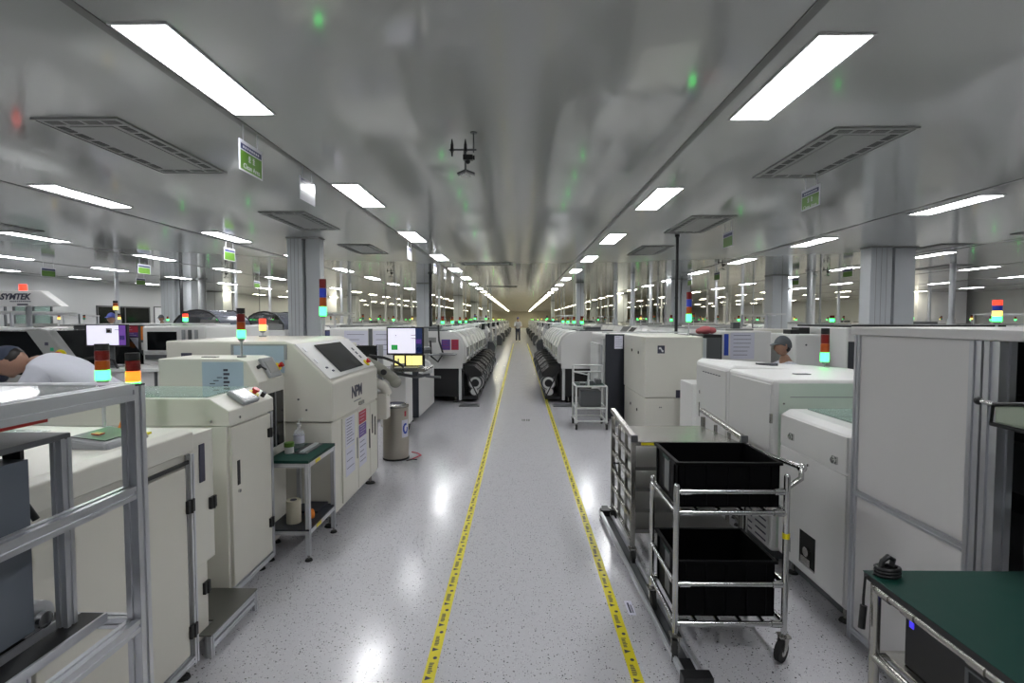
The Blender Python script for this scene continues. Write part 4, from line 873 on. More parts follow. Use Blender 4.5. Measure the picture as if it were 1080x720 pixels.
# --- big beige machine with square logo
w5 = thing('enclosed_machine', (2.2, 7.2, 0), 'big beige enclosed machine with black square logo on its end face', 'machine')
m = MB(); m.box(1.60, 2.34, 6.55, 7.86, .60, 1.385); m.build('upper_housing', 'ivory', w5, bev=.015)
m = MB(); m.box(1.61, 2.33, 6.56, 7.85, .04, .593); m.build('lower_cabinet', 'ivory', w5, bev=.01)
m = MB(); m.box(2.34, 2.40, 6.6, 7.8, .1, 1.36); m.build('side_rail', 'alu', w5)
m = MB(); m.box(1.76, 1.85, 6.545, 6.549, 1.17, 1.27, 0); m.build('logo_plate', 'ink', w5)
m = MB()
for a, b, c, d_ in ((1.775, 1.80, 1.22, 1.25), (1.81, 1.835, 1.185, 1.215)): m.ball(((a+b)/2, 6.544, (c+d_)/2), .013, (1, .1, 1))
m.slab([(1.785, 6.543, 1.245), (1.80, 6.543, 1.25), (1.83, 6.543, 1.20), (1.815, 6.543, 1.195)], .001); m.build('logo_mark', 'wallw', w5)
m = MB(); m.box(2.0, 2.16, 6.545, 6.55, .60, .70); m.build('dark_label', 'ink', w5); m = MB(); m.box(2.08, 2.16, 6.543, 6.55, .43, .46); m.build('latch', 'black', w5)
for y_, z_ in ((7.3, 1.17), (6.9, 1.16), (7.35, .40), (6.95, .38)): m = MB(); m.cyl((1.592, y_, z_), (1.60, y_, z_), .02); m.build('lock', 'black', w5)
m = MB(); m.box(1.79, 1.80, 6.545, 6.55, .47, .485); m.box(1.81, 1.82, 6.545, 6.55, .47, .485); m.build('small_marks', 'ink', w5)
stack_light(w5, 2.30, 7.0, 1.385, ['lgrn_on', 'lamb', 'lblu', 'lred'], r=.036, h=.10, pole=.19)
feet(w5, [(1.7, 6.65), (2.25, 6.65), (1.7, 7.75), (2.25, 7.75)], h=.04)
w6 = thing('dark_panel_machine', (1.7, 8.3, 0), 'machine with dark navy end panel and white sheet, behind the small white trolley', 'machine')
m = MB(); m.box(1.335, 2.6, 7.95, 8.0, .05, 1.375); m.build('end_panel', 'navy', w6, bev=.004)
m = MB(); m.box(1.34, 2.6, 8.0, 9.55, .12, 1.37); m.build('cabinet_body', 'white', w6, bev=.02)
m = MB(); m.box(1.31, 1.338, 8.05, 8.3, .15, 1.30, 0); m.box(1.305, 1.31, 8.1, 8.25, .6, 1.2, 1); m.box(1.30, 1.338, 8.5, 9.4, .5, 1.2, 0); m.build('front_frame', ['wtube', 'grey'], w6)
m = MB(); m.box(1.28, 2.62, 7.95, 7.99, 1.395, 1.415); m.box(1.35, 1.39, 7.95, 7.99, 1.375, 1.40); m.build('cable_duct', 'wtube', w6)
sheet_y(w6, 7.948, 1.47, 1.60, 1.15, 1.35, lines=5); feet(w6, [(1.4, 8.1), (2.5, 8.1), (1.4, 9.4), (2.5, 9.4)], h=.12)

# --- shelf trolleys ----------------------------------------------------------
# small white trolley with green shelf
tr = thing('white_trolley', (1.03, 7.35, 0), 'small white tube trolley with green shelves, in front of the dark navy panel', 'trolley')
P0, P1, Q0, Q1 = .825, 1.265, 7.42, 7.88
for x_, y_, h_ in ((P0, Q0, .63), (P1, Q0, .63), (P0, Q1, .90), (P1, Q1, .90)): m = MB(); m.cyl((x_, y_, .09), (x_, y_, h_), .016); m.build('post', 'wtube', tr)
for z, g in ((.63, 1), (.31, 0), (.12, 0)):
    m = MB(); m.tube([(P0, Q0, z), (P1, Q0, z)], .012); m.tube([(P0, Q1, z), (P1, Q1, z)], .012); m.tube([(P0, Q0, z), (P0, Q1, z)], .012); m.tube([(P1, Q0, z), (P1, Q1, z)], .012); m.build('shelf_frame', 'wtube', tr)
    if z > .2: m = MB(); m.box(P0+.01, P1-.01, Q0+.01, Q1-.01, z-.004, z+.008); m.build('shelf', 'green' if g else 'vent', tr)
m = MB(); m.tube([(P0, Q1, .80), (P1, Q1, .80)], .012); m.tube([(P0, Q1, .90), (P1, Q1, .90)], .012); m.cyl((1.0, Q0, .63), (1.0, Q0, .83), .013); m.tube([(P0, Q1, .8), (1.0, Q0, .8)], .010); m.build('push_bar', 'wtube', tr)
for x_, y_ in ((P0, Q0), (P1, Q0), (P0, Q1), (P1, Q1)): caster(tr, x_, y_, .04)
for k_, (x_, y_) in enumerate(((.93, 7.6), (1.06, 7.66), (1.18, 7.7))):
    m = MB(); m.box(x_-.04, x_+.04, y_-.1, y_+.1, .639, .67+.02*k_); tag(m.build('parts_box', 'dgrey', org=(x_, y_, .639), bev=.004), 'small dark parts box on the green shelf of the white trolley', 'box', 'boxes on the white trolley')
m = MB(); m.box(.90, 1.2, 7.5, 7.8, .319, .55); tag(m.build('storage_bin', 'dgrey', org=(1.05, 7.65, .319), bev=.006), 'dark bin on the middle shelf of the small white trolley', 'box')
# stainless magazine trolley behind the black boxes
st = thing('stainless_trolley', (1.1, 3.7, 0), 'stainless trolley with laddered sides and shiny tray top, behind the black boxes', 'trolley')
P0, P1, Q0, Q1 = .745, 1.455, 3.33, 4.05
for sx, x_ in ((1, P0), (-1, P1)):
    for y_ in (Q0, Q1): m = MB(); profile(m, (x_, y_, .10), (x_, y_, .83), .028); m.build('post', 'steel', st)
    m = MB(); m.prism([(Q0-.015, .815), (Q0-.015, .845), (Q1+.03, .895), (Q1+.03, .865)], 'x', x_-.018, x_+.018); m.build('top_bar', 'steel', st, bev=.004)
    m = MB(); m.box(x_-.022, x_+.022, Q0-.03, Q0-.012, .805, .85); m.build('bar_cap', 'dgrey', st)
    m = MB()
    for y_ in (Q0+.22, Q0+.46): profile(m, (x_, y_, .12), (x_, y_, .82), .02)
    m.build('mullion', 'steel', st)
    for z in (.14, .28, .42, .56, .70): m = MB(); profile(m, (x_, Q0+.015, z), (x_, Q1-.015, z), .022); m.build('rung', 'steel', st)
m = MB(); m.slab([(P0+.015, Q0+.01, .795), (P1-.015, Q0+.01, .795), (P1-.015, Q1, .755), (P0+.015, Q1, .755)], .004); m.build('tray_top', 'steel', st)
m = MB(); m.box(P0+.014, P1-.014, Q0-.005, Q0+.008, .775, .803); m.build('tray_lip', 'steel', st)
for z in (.20, .34, .48, .62): m = MB(); m.box(P0+.015, P1-.015, Q0+.02, Q1-.02, z, z+.005); m.box(P0+.015, P1-.015, Q0+.015, Q0+.022, z-.012, z+.012); m.build('shelf', 'steeld', st)
m = MB(); m.box(P0+.05, P0+.14, Q0-.007, Q0-.005, .782, .798); m.build('yellow_label', 'yellow', st)
m = MB(); m.tube([(P0-.015, 3.72, .55), (P0-.05, 3.72, .55), (P0-.05, 3.60, .50)], .006); m.ball((P0-.05, 3.72, .55), .012); m.build('hook', 'black', st)
for x_ in (P0, P1):
    for y_ in (Q0, Q1): caster(st, x_, y_, .042)
# tube cart carrying two black boxes
tc = thing('tube_trolley', (.98, 2.58, 0), 'steel tube trolley with push handle carrying black boxes, nearest trolley on the right', 'trolley')
P0, P1, Q0, Q1 = .735, 1.245, 2.37, 2.80
for x_, y_, h_ in ((P0, Q0, .825), (P1, Q0, .87), (P0, Q1, .73), (P1, Q1, .87)):
    m = MB(); m.cyl((x_, y_, .125), (x_, y_, h_), .014, seg=16); m.ball((x_, y_, h_), .014); m.build('post', 'chrome', tc)
for z, sides in ((.80, 'f'), (.70, 'fblr'), (.36, 'flr'), (.17, 'fblr')):
    for s_ in sides:
        a, b = {'f': ((P0, Q0), (P1, Q0)), 'b': ((P0, Q1), (P1, Q1)), 'l': ((P0, Q0), (P0, Q1)), 'r': ((P1, Q0), (P1, Q1))}[s_]
        m = MB(); m.cyl((*a, z), (*b, z), .012, seg=14)
        A = Vector((*a, z)); B = Vector((*b, z)); d_ = (B-A).normalized()
        for e in (A+d_*.02, B-d_*.06): m.cyl(e, e+d_*.045, .0165, seg=14)
        m.build('rail', 'chrome', tc)
for z in (.70, .17):
    m = MB()
    for q in range(4): x_ = P0+.1+q*.105; m.cyl((x_, Q0, z+.004), (x_, Q1, z+.004), .010, seg=10)
    m.build('shelf_bars', 'chrome', tc)
m = MB(); m.tube([(P1, Q1, .86), (P1+.02, Q1+.02, .895), (P1+.10, Q0+.06, .895), (P1+.07, Q0+.01, .86), (P1+.01, Q0+.01, .82)], .013, seg=12)
for p in ((P1+.02, Q1+.02, .895), (P1+.10, Q0+.06, .895)): m.ball(p, .022)
m.build('push_handle', 'chrome', tc)
m = MB(); m.cyl((P1, Q0, .58), (P1, Q0, .605), .0165, seg=14); m.build('yellow_band', 'yellow', tc)
for x_, y_, ya in ((P0, Q0, .3), (P1, Q0, .9), (P0, Q1, 0), (P1, Q1, .4)): caster(tc, x_, y_, .05, yaw=ya)
def crate(x0, x1, y0, y1, z0, h, lab, nm='black_crate'):
    t = thing(nm, ((x0+x1)/2, (y0+y1)/2, z0), lab, 'box', None); w_ = .006; e = .012
    m = MB(); m.box(x0+e, x1-e, y0+e, y1-e, z0, z0+.006)
    m.box(x0+e, x1-e, y0+e, y0+e+w_, z0, z0+h); m.box(x0+e, x1-e, y1-e-w_, y1-e, z0, z0+h); m.box(x0+e, x0+e+w_, y0+e, y1-e, z0, z0+h); m.box(x1-e-w_, x1-e, y0+e, y1-e, z0, z0+h)
    for q in range(5): m.box(x0+.05+q*(x1-x0-.1)/4-.003, x0+.05+q*(x1-x0-.1)/4+.003, y0+.004, y0+e, z0+.01, z0+h-.014)
    m.box(x0+.004, x0+e, y0+.05, y0+.056, z0+.01, z0+h-.014); m.box(x0+.004, x0+e, y1-.06, y1-.054, z0+.01, z0+h-.014)
    m.build('crate_body', 'esd', t)
    m = MB(); r = .012
    for a in ((x0, x1, y0, y0+r), (x0, x1, y1-r, y1), (x0, x0+r, y0+r, y1-r), (x1-r, x1, y0+r, y1-r)): m.box(*a, z0+h-.014, z0+h)
    m.build('crate_rim', 'esd', t, bev=.003)
    m = MB(); m.box(x0+.008, x0+.0118, y0+.14, y0+.22, z0+.03, z0+h-.03, 0); m.box(x0+.007, x0+.008, y0+.15, y0+.25, z0+h-.035, z0+h-.02, 1); m.build('card_holder', ['dgrey', 'green'], t)
    return t
crate(.735, 1.235, 2.385, 2.79, .716, .215, 'black conductive crate on the upper level of the steel tube trolley')
crate(.745, 1.225, 2.39, 2.79, .187, .27, 'black conductive crate on the bottom level of the steel tube trolley')
# rails lying on the floor
rl = thing('floor_rail', (.72, 3.2, 0), 'long low aluminium rail pair with black end caps lying beside the yellow tape', 'rail')
for p, w_ in ((0, .022), (.075, .018)):
    m = MB(); a = Vector((.72+p, 2.20, .03)); b = Vector((.66+p, 4.10, .03)); s_ = Vector((1, 0, 0))*w_/2
    m.slab([a-s_, a+s_, b+s_, b-s_], .02); m.slab([a-s_*.5+Vector((0, 0, .02)), a+s_*.5+Vector((0, 0, .02)), b+s_*.5+Vector((0, 0, .02)), b-s_*.5+Vector((0, 0, .02))], .006); m.build('rail_bar', 'alu', rl)
m = MB(); m.slab([(.735, 2.20, .012), (.79, 2.20, .012), (.73, 4.1, .012), (.675, 4.1, .012)], .006); m.build('web_plate', 'dgrey', rl)
for x_, y_ in ((.655, 4.07), (.705, 2.14)): m = MB(); m.box(x_, x_+.13, y_, y_+.06, 0, .065); m.box(x_+.03, x_+.08, y_+.06, y_+.16, .0, .05); m.build('end_cap', 'black', rl, bev=.004)
# --- green table in the right foreground
gt = thing('green_topped_table', (1.6, 1.2, 0), 'green topped tube-framed table in the lower right corner', 'table')
TX0, TX1, TY0, TY1, TZ = 1.10, 1.625, .45, 1.62, .80
m = MB(); m.box(TX0, TX1, TY0, TY1, TZ-.022, TZ-.003, 0); m.box(TX0-.002, TX1, TY0, TY1+.002, TZ-.003, TZ, 1); m.build('table_top', ['black', 'green'], gt, bev=.002)
for x_ in (TX0+.02, TX1-.03):
    for y_ in (TY0+.03, TY1-.03): m = MB(); m.cyl((x_, y_, .03), (x_, y_, TZ-.03), .0145, seg=18); m.build('leg', 'steel', gt); m = MB(); m.cyl((x_, y_, 0), (x_, y_, .03), .02); m.build('foot', 'rubber', gt)
m = MB(); m.cyl((TX0+.02, TY0+.03, TZ-.04), (TX0+.02, TY1-.03, TZ-.04), .0145, seg=18)
for y_ in (1.52, 1.42, 1.2): m.cyl((TX0+.02, y_, TZ-.04), (TX0+.02, y_+.05, TZ-.04), .0175, seg=18)
m.build('side_tube', 'steel', gt)
m = MB(); m.cyl((TX0+.02, TY1-.03, TZ-.04), (TX1-.03, TY1-.03, TZ-.04), .0145, seg=18); m.build('rear_tube', 'steel', gt)
for z in (.54,):
    m = MB(); m.cyl((TX0+.02, TY0+.03, z), (TX0+.02, TY1-.03, z), .0145, seg=18); m.build('side_tube', 'steel', gt)
    m = MB(); m.cyl((TX0+.02, TY1-.03, z), (TX1-.03, TY1-.03, z), .0145, seg=18); m.build('rear_tube', 'steel', gt)
MB().box(TX0+.04, TX1-.04, TY0+.05, TY1-.05, .555, .563).build('lower_shelf', 'steel', gt)
pc = thing('computer_case', (1.5, 1.2, .563), 'black computer case with small blue light under the green table', 'computer')
m = MB(); m.box(1.16, 1.56, .95, 1.52, .564, .745); m.build('case_body', 'black', pc, bev=.004); m = MB(); m.box(1.175, 1.19, 1.519, 1.522, .70, .71); m.box(1.157, 1.16, 1.485, 1.50, .69, .715); m.build('power_light', 'led', pc)
m = MB(); m.box(1.157, 1.16, 1.30, 1.31, .575, .70); m.box(1.157, 1.16, 1.22, 1.30, .695, .70); m.build('drive_door', 'dgrey', pc)
cb = MB()
for q in range(3): cb.tube([(1.15+.036*math.cos(a/10*2*PI), 1.585+.022*math.sin(a/10*2*PI), .806+.010*q) for a in range(11)], .0055)
cb.tube([(1.12, 1.58, .815), (1.13, 1.58, .85), (1.15, 1.585, .862), (1.17, 1.59, .85), (1.165, 1.59, .83)], .008)
cb.tube([(1.13, 1.59, .806), (1.092, 1.6, .79), (1.088, 1.6, .72), (1.086, 1.595, .66)], .004); cb.cyl((1.086, 1.595, .70), (1.078, 1.59, .63), .010)
tag(cb.build('coiled_cord', 'black', org=(1.15, 1.58, .8)), 'coiled black cord on the corner of the green table', 'cord')

# ================================================================== PEOPLE
def catmull(pts, n=4): return pts
def skin_mesh(name, nodes, edges, radii, m, parent=None, sub=2, extra=None, org=(0, 0, 0)):
    me = bpy.data.meshes.new(name); me.from_pydata([Vector(p) for p in nodes], edges, []); o = bpy.data.objects.new(name, me); COL.objects.link(o)
    sk = o.modifiers.new('s', 'SKIN'); sk.use_smooth_shade = True; sk.use_x_symmetry = False
    for i, r in enumerate(radii):
        v = me.skin_vertices[0].data[i]; v.radius = r if isinstance(r, tuple) else (r, r); v.use_root = (i == 0)
    ss = o.modifiers.new('u', 'SUBSURF'); ss.levels = sub; ss.render_levels = sub
    bpy.context.view_layer.update()
    m2 = bpy.data.meshes.new_from_object(o.evaluated_get(bpy.context.evaluated_depsgraph_get()))
    COL.objects.unlink(o); bpy.data.objects.remove(o)
    if extra:
        bm = bmesh.new(); bm.from_mesh(m2); extra(bm); bm.to_mesh(m2); bm.free()
    for p in m2.polygons: p.use_smooth = True; p.material_index = 0
    m2.materials.clear(); m2.materials.append(M[m]); m2.name = name
    r = bpy.data.objects.new(name, m2); COL.objects.link(r)
    if parent is not None: r.parent = parent
    return r
def head_into(bm, c, R, r=.098):
    """egg shaped head with brow, nose, chin, ears; c centre, R 3x3 rotation (face looks +y)"""
    g = bmesh.ops.create_uvsphere(bm, u_segments=24, v_segments=18, radius=r)
    for v in g['verts']:
        x, y, z = v.co/r
        X, Y, Z = x*.78, y*.98, z*1.18
        if z < 0: X *= 1-.28*(-z)**1.5; Y = Y*(1-.10*(-z)) + .06*(-z)
        if y > .55 and abs(x) < .22 and -.35 < z < .12: Y += .20*(1-abs(x)/.22)*(1 if z < -.12 else .4)   # nose
        if y > .6 and .12 < z < .4 and abs(x) < .5: Y += .05                                             # brow
        if y > .6 and .0 < z < .15 and .15 < abs(x) < .45: Y -= .06                                      # eye sockets
        if y > .6 and -.62 < z < -.45 and abs(x) < .3: Y += .045                                          # lips
        if y > .5 and z < -.75: Y += .07                                                                   # chin
        if abs(x) > .93 and abs(y) < .25 and -.3 < z < .25: X += math.copysign(.14, x); Y -= .06           # ears
        v.co = Vector(c) + R @ (Vector((X, Y, Z))*r)
def person(loc, face, lab, lean=0, seated=False, cap='cap', reach=(.32, .30), trousers='trous', scale=1.0, head_pitch=0):
    """local frame: faces +y, feet at z=0. lean = forward bend at the hips in radians"""
    hip = .50 if seated else .93
    hy = 0
    C_, S_ = math.cos(lean), math.sin(lean)
    def up(h, f=0, x=0): return (x, hy + S_*h + C_*f, hip + C_*h - S_*f)       # point h above the hips along the spine, f in front of it
    nk = Vector(up(.56)); la = lean*.8+head_pitch; hs = tuple(nk+Vector((0, math.sin(la)*.18+.02, math.cos(la)*.18)))
    Rh = Matrix.Rotation(-(lean*.75+head_pitch), 3, 'X')
    # legs
    L = []
    for s in (-1, 1):
        if seated: kn = (s*.11, .42, .50); an = (s*.11, .40, .09); toe = (s*.12, .56, .03)
        else: kn = (s*.105, .03-.05*lean, .49); an = (s*.11, -.02, .08); toe = (s*.12, .15, .03)
        L.append((kn, an, toe))
    nodes = [(0, hy, hip), up(.16), up(.34), up(.48), up(.56), tuple(nk.lerp(Vector(hs), .5))]; rad = [.13, (.13, .10), (.145, .105), (.12, .09), .062, .055]
    edges = [(i, i+1) for i in range(5)]
    arms = []
    def add(p, r, e):
        nodes.append(p); rad.append(r); edges.append((e, len(nodes)-1)); return len(nodes)-1
    for s in (-1, 1):
        a = add(up(.46, 0, s*.17), .055, 3)
        sh = Vector(up(.46, 0, s*.19)); el = sh + Vector((s*.05, reach[0]*.55, -.26)); wr = el + Vector((-s*.04, reach[1]*.8, -.06+.02)); hd_ = wr + (wr-el).normalized()*.07
        a = add(tuple(el), .040, a); b = add(tuple(wr), .027, a); c = add(tuple(hd_), (.036, .020), b)
        arms.append((sh, el, wr, hd_))
        d = (wr-el).normalized(); side = Vector((1, 0, 0))
        for q in range(4):
            o_ = side*(q-1.5)*.019; ln = (.062, .072, .068, .052)[q]
            f1 = add(tuple(hd_+d*.03+o_), .0095, c); f2 = add(tuple(hd_+d*(.03+ln*.55)+o_*1.1+Vector((0, 0, -.010))), .0085, f1); add(tuple(hd_+d*(.03+ln)+o_*1.1+Vector((0, 0, -.030))), .007, f2)
        t1 = add(tuple(wr+d*.03+side*(-s*.030)), .010, b); add(tuple(wr+d*.075+side*(-s*.048)), .008, t1)
    for s, (kn, an, toe) in zip((-1, 1), L):
        a = add((s*.095, hy+(.04 if seated else 0), hip-.03), .085, 0); a = add(kn, .055, a); a = add(an, .036, a); add(toe, .03, a)
    body = skin_mesh('person', nodes, edges, rad, 'skin', sub=1, extra=lambda bm: head_into(bm, hs, Rh))
    body.location = loc; body.rotation_euler = (0, 0, face); body.scale = (scale,)*3; tag(body, lab, 'person')
    # coat
    n2 = [up(-.10 if not seated else 0), up(.1), up(.3), up(.47), up(.575)]; r2 = [(.185, .15), (.165, .135), (.18, .14), (.175, .14), (.105, .10)]; e2 = [(i, i+1) for i in range(4)]
    for sh, el, wr, hd_ in arms:
        k = len(n2); n2 += [tuple(sh), tuple(el), tuple(wr)]; r2 += [.085, .062, .046]; e2 += [(3, k), (k, k+1), (k+1, k+2)]
    skin_mesh('coat', n2, e2, r2, 'coat', body)
    n2 = [(0, hy, hip-.02)]; r2 = [.145]; e2 = []
    for s, (kn, an, toe) in zip((-1, 1), L):
        k = len(n2); n2 += [(s*.095, hy+(.06 if seated else 0), hip-.05), kn, (an[0], an[1], an[2]+.01)]; r2 += [.10, .072, .062]; e2 += [(0, k), (k, k+1), (k+1, k+2)]
    skin_mesh('trousers', n2, e2, r2, trousers, body)
    for kn, an, toe in L:
        m = MB(); m.ball((an[0], an[1]+.055, .045), .05, (.85, 2.3, .85)); m.box(an[0]-.042, an[0]+.042, an[1]-.05, an[1]+.16, 0, .02); m.build('shoe', 'white', body)
    # cap with puffed crown and small peak
    bm = bmesh.new(); g = bmesh.ops.create_uvsphere(bm, u_segments=24, v_segments=14, radius=.098)
    for v in g['verts']:
        x, y, z = v.co/.098
        X, Y, Z = x*.87, y*1.07-.02, z*1.30
        lim = .22 if y > .3 else (-.30 if y < -.3 else -.04+.43*y)
        if Z < lim: Z = lim; X *= .97; Y *= .97
        v.co = Vector(hs) + Rh @ (Vector((X, Y, Z))*.098)
    p = bmesh.ops.create_cone(bm, segments=20, radius1=.085, radius2=.07, depth=.008, cap_ends=True)
    for v in p['verts']: q = v.co.copy(); v.co = Vector(hs) + Rh @ Vector((q.x*.85, q.y*.75+.085, q.z+.035-.25*max(0, q.y)*.6))
    me = bpy.data.meshes.new('cap'); bm.to_mesh(me); bm.free(); me.materials.append(M[cap])
    for f in me.polygons: f.use_smooth = True
    c = bpy.data.objects.new('cap', me); COL.objects.link(c); c.parent = body
    m = MB()
    for s in (-1, 1): m.ball(Vector(hs)+Rh @ Vector((s*.033, .080, .012)), .009, (1.3, .6, .6), 0, 8)
    m.build('eyes', 'hair', body)
    m = MB(); m.ball(Vector(hs)+Rh @ Vector((0, -.030, -.020)), .074, (1.03, .82, .9), 0, 16); m.build('hair', 'hair', body)
    return body
# bending worker at the left, faces -x
pb = person((-2.93, 3.72, 0), PI/2+.25, 'person in white coat and dark blue cap bending down at the left edge', lean=.98, reach=(.25, .4), scale=1.04, head_pitch=.7)
# seated worker right, faces -x
stool = thing('work_stool', (3.42, 6.45, 0), 'low stool under the seated worker behind the white cabinets on the right', 'stool')
m = MB(); m.cyl((3.42, 6.45, .41), (3.42, 6.45, .45), .17, seg=24); m.build('seat', 'black', stool, bev=.01); MB().cyl((3.42, 6.45, .06), (3.42, 6.45, .41), .025).build('column', 'steel', stool)
m = MB()
for q in range(5): a = 2*PI*q/5; m.tube([(3.42, 6.45, .07), (3.42+.24*math.cos(a), 6.45+.24*math.sin(a), .05)], .015); m.ball((3.42+.24*math.cos(a), 6.45+.24*math.sin(a), .025), .025)
m.build('star_base', 'dgrey', stool)
person((3.40, 6.45, .0), PI/2, 'person in white coat and grey cap sitting behind the white cabinets on the right', scale=1.03, lean=.12, seated=True, cap='gcap')
person((-8.95, 11.2, 0), PI, 'person in blue cap standing far left behind the bright monitors', lean=.1, cap='bcap', scale=.98)
person((-4.5, 7.9, 0), PI/2, 'person in grey cap bending low behind the printers left of the near pillar', lean=.9, cap='gcap')
person((-.12, 37, 0), PI, 'person in pale clothes walking far away in the aisle', lean=.05, cap='bcap', trousers='trous')
person((-12.6, 20.2-2.2, 0), PI, 'person in white coat standing far left by the silver duct pipe', lean=.2, cap='gcap')

# ================================================================== SECOND LINE, LEFT
g1 = thing('stencil_printer', (-4.8, 5.1, 0), 'grey-white printer with slanted side frame and dark cover behind the bending person', 'machine')
m = MB(); m.prism([(-5.6, .1), (-4.12, .1), (-4.12, 1.12), (-4.40, 1.50), (-4.48, 1.52), (-4.62, 1.52), (-4.30, 1.08), (-5.6, 1.08)], 'y', 4.70, 4.80); m.build('side_frame', 'vent', g1, bev=.01)
m = MB(); m.box(-5.6, -4.14, 4.8, 5.9, .1, 1.08); m.build('cabinet_body', 'white', g1, bev=.01)
m = MB(); m.prism([(-5.6, 1.08), (-4.32, 1.08), (-4.62, 1.49), (-5.6, 1.50)], 'y', 4.74, 5.9); m.build('dark_cover', 'dglass', g1)
m = MB(); m.box(-5.6, -4.5, 4.7, 4.78, 1.505, 1.53); m.build('top_rail', 'wtube', g1)
estop(g1, (-4.27, 4.70, 1.27), (0, -1, 0), .035)
m = MB(); m.box(-4.42, -4.39, 4.695, 4.70, 1.36, 1.39, 0); m.box(-4.37, -4.34, 4.695, 4.70, 1.31, 1.34, 1); m.build('start_buttons', ['ink', 'lgrn'], g1)
feet(g1, [(-5.4, 4.75), (-4.2, 4.75), (-5.4, 5.8), (-4.2, 5.8)], h=.1)
g2 = thing('inspection_machine', (-4.6, 6.2, 0), 'dark fronted machine with red and violet notice, behind the left bright monitor', 'machine')
m = MB(); m.box(-5.3, -4.12, 6.0, 7.2, .1, 1.535); m.build('cabinet_body', 'dgrey', g2, bev=.01)
m = MB(); m.box(-5.3, -4.1, 5.97, 7.2, 1.535, 1.55); m.build('top_plate', 'wtube', g2)
sheet_y(g2, 5.998, -4.74, -4.52, 1.45, 1.53, ('red', 'paper'), 2); sheet_y(g2, 5.998, -4.74, -4.52, 1.395, 1.45, ('violet', 'paper'), 2); sheet_y(g2, 5.998, -4.72, -4.52, 1.23, 1.385, lines=5); sheet_y(g2, 5.998, -4.84, -4.79, 1.32, 1.52, lines=3)
m = MB(); m.box(-4.48, -4.42, 5.99, 6.0, 1.36, 1.52, 0); m.box(-4.48, -4.42, 5.99, 6.0, 1.24, 1.33, 1); m.build('tool_holder', ['orange', 'wtube'], g2)
stack_light(g2, -4.86, 6.1, 1.55, ['lyel_on', 'lamb', 'black'], r=.025, h=.04, pole=.17)
feet(g2, [(-5.2, 6.1), (-4.2, 6.1), (-5.2, 7.1), (-4.2, 7.1)], h=.1)
g3 = thing('inspection_machine', (-3.9, 6.4, 0), 'white machine with wide black window in its end face, left of the blue sheet cabinet', 'machine')
m = MB(); m.box(-4.1, -3.4, 5.5, 6.9, .1, 1.53); m.build('cabinet_body', 'white', g3, bev=.02)
m = MB(); m.box(-4.04, -3.72, 5.49, 5.5, 1.27, 1.47); m.build('black_window', 'dglass', g3)
m = MB(); m.box(-4.08, -3.70, 5.485, 5.5, 1.245, 1.262, 0); m.box(-4.06, -3.6, 5.48, 5.5, 1.17, 1.22, 1); m.build('window_sill', ['wtube', 'dgrey'], g3)
for q in range(3): m = MB(); m.cyl((-3.64+.07*q, 5.49, 1.34), (-3.64+.07*q, 5.49, 1.49), .018); m.build('cylinder', 'grey' if q != 1 else 'dgrey', g3)
stack_light(g3, -3.95, 6.0, 1.53, ['lgrn_on', 'lred_on', 'black'], r=.028, h=.045, pole=.05)
feet(g3, [(-4, 5.6), (-3.5, 5.6), (-4, 6.8), (-3.5, 6.8)], h=.1)
g4 = thing('work_table', (-4.0, 5.0, 0), 'white fronted side table under the left bright monitor', 'table')
m = MB(); m.box(-4.30, -3.45, 4.82, 5.35, 1.10, 1.13); m.build('table_top', 'wtube', g4, bev=.004)
m = MB(); m.box(-3.98, -3.47, 4.86, 5.3, .12, 1.10); m.build('table_cabinet', 'white', g4, bev=.01)
for x_ in (-4.08, -3.5): m = MB(); m.cyl((x_, 4.86, .0), (x_, 4.86, 1.1), .015); m.build('leg', 'dgrey', g4); m = MB(); m.cyl((x_, 5.3, .0), (x_, 5.3, 1.1), .015); m.build('leg', 'dgrey', g4)
m = MB(); m.tube([(-4.2, 4.9, 1.13), (-4.22, 4.9, 1.22), (-4.05, 4.85, 1.24), (-3.9, 4.85, 1.21), (-3.86, 4.85, 1.13)], .012)
tag(m.build('bent_cable', 'black', org=(-4.05, 4.88, 1.13)), 'black bent cable on the side table under the left bright monitor', 'cable')
monitor(-4.28, -3.86, 4.98, 1.335, 1.555, 'bright monitor with white and violet screen behind the near stack lights at left',
        [(.04, .96, .07, .95, 'scr_w'), (.80, .96, .07, .95, 'scr_v'), (.50, .64, .60, .82, 'grey'), (.53, .60, .64, .76, 'lred'), (.70, .80, .74, .76, 'scr_d'), (.82, .94, .3, .5, 'scr_g' if 0 else 'scr_d')], stand=1.13)
def hooded(name, org, lab, grp=None):
    t = thing(name, org, lab, 'machine', grp); x, y, z = org
    m = MB(); m.box(x-.5, x+.5, y, y+1.3, .1, 1.36); m.build('cabinet_body', 'white', t, bev=.02)
    m = MB(); arc = [(x+.48*math.cos(a), 1.38+.40*math.sin(a)) for a in [PI*k/12 for k in range(13)]]
    inn = [(x+.465*math.cos(a), 1.38+.385*math.sin(a)) for a in [PI*k/12 for k in range(13)]]
    for k in range(12): m.prism([arc[k], arc[k+1], inn[k+1], inn[k]], 'y', y+.05, y+1.1)
    m.build('curved_hood', 'smoke', t)
    m = MB(); m.tube([(a[0], y+.05, a[1]) for a in arc[3:]], .018); m.tube([(a[0], y+1.1, a[1]) for a in arc], .018); m.build('hood_frame', 'black', t)
    m = MB(); m.box(x-.35, x+.35, y+.2, y+.9, 1.36, 1.50); m.box(x-.1, x+.2, y+.3, y+.6, 1.5, 1.6); m.build('gantry', 'vent', t, bev=.01)
    feet(t, [(x-.4, y+.1), (x+.4, y+.1), (x-.4, y+1.2), (x+.4, y+1.2)], h=.1)
    return t
hooded('hooded_machine', (-6.0, 9.4, 0), 'white machine under large smoky curved hood, below the far left pillar')
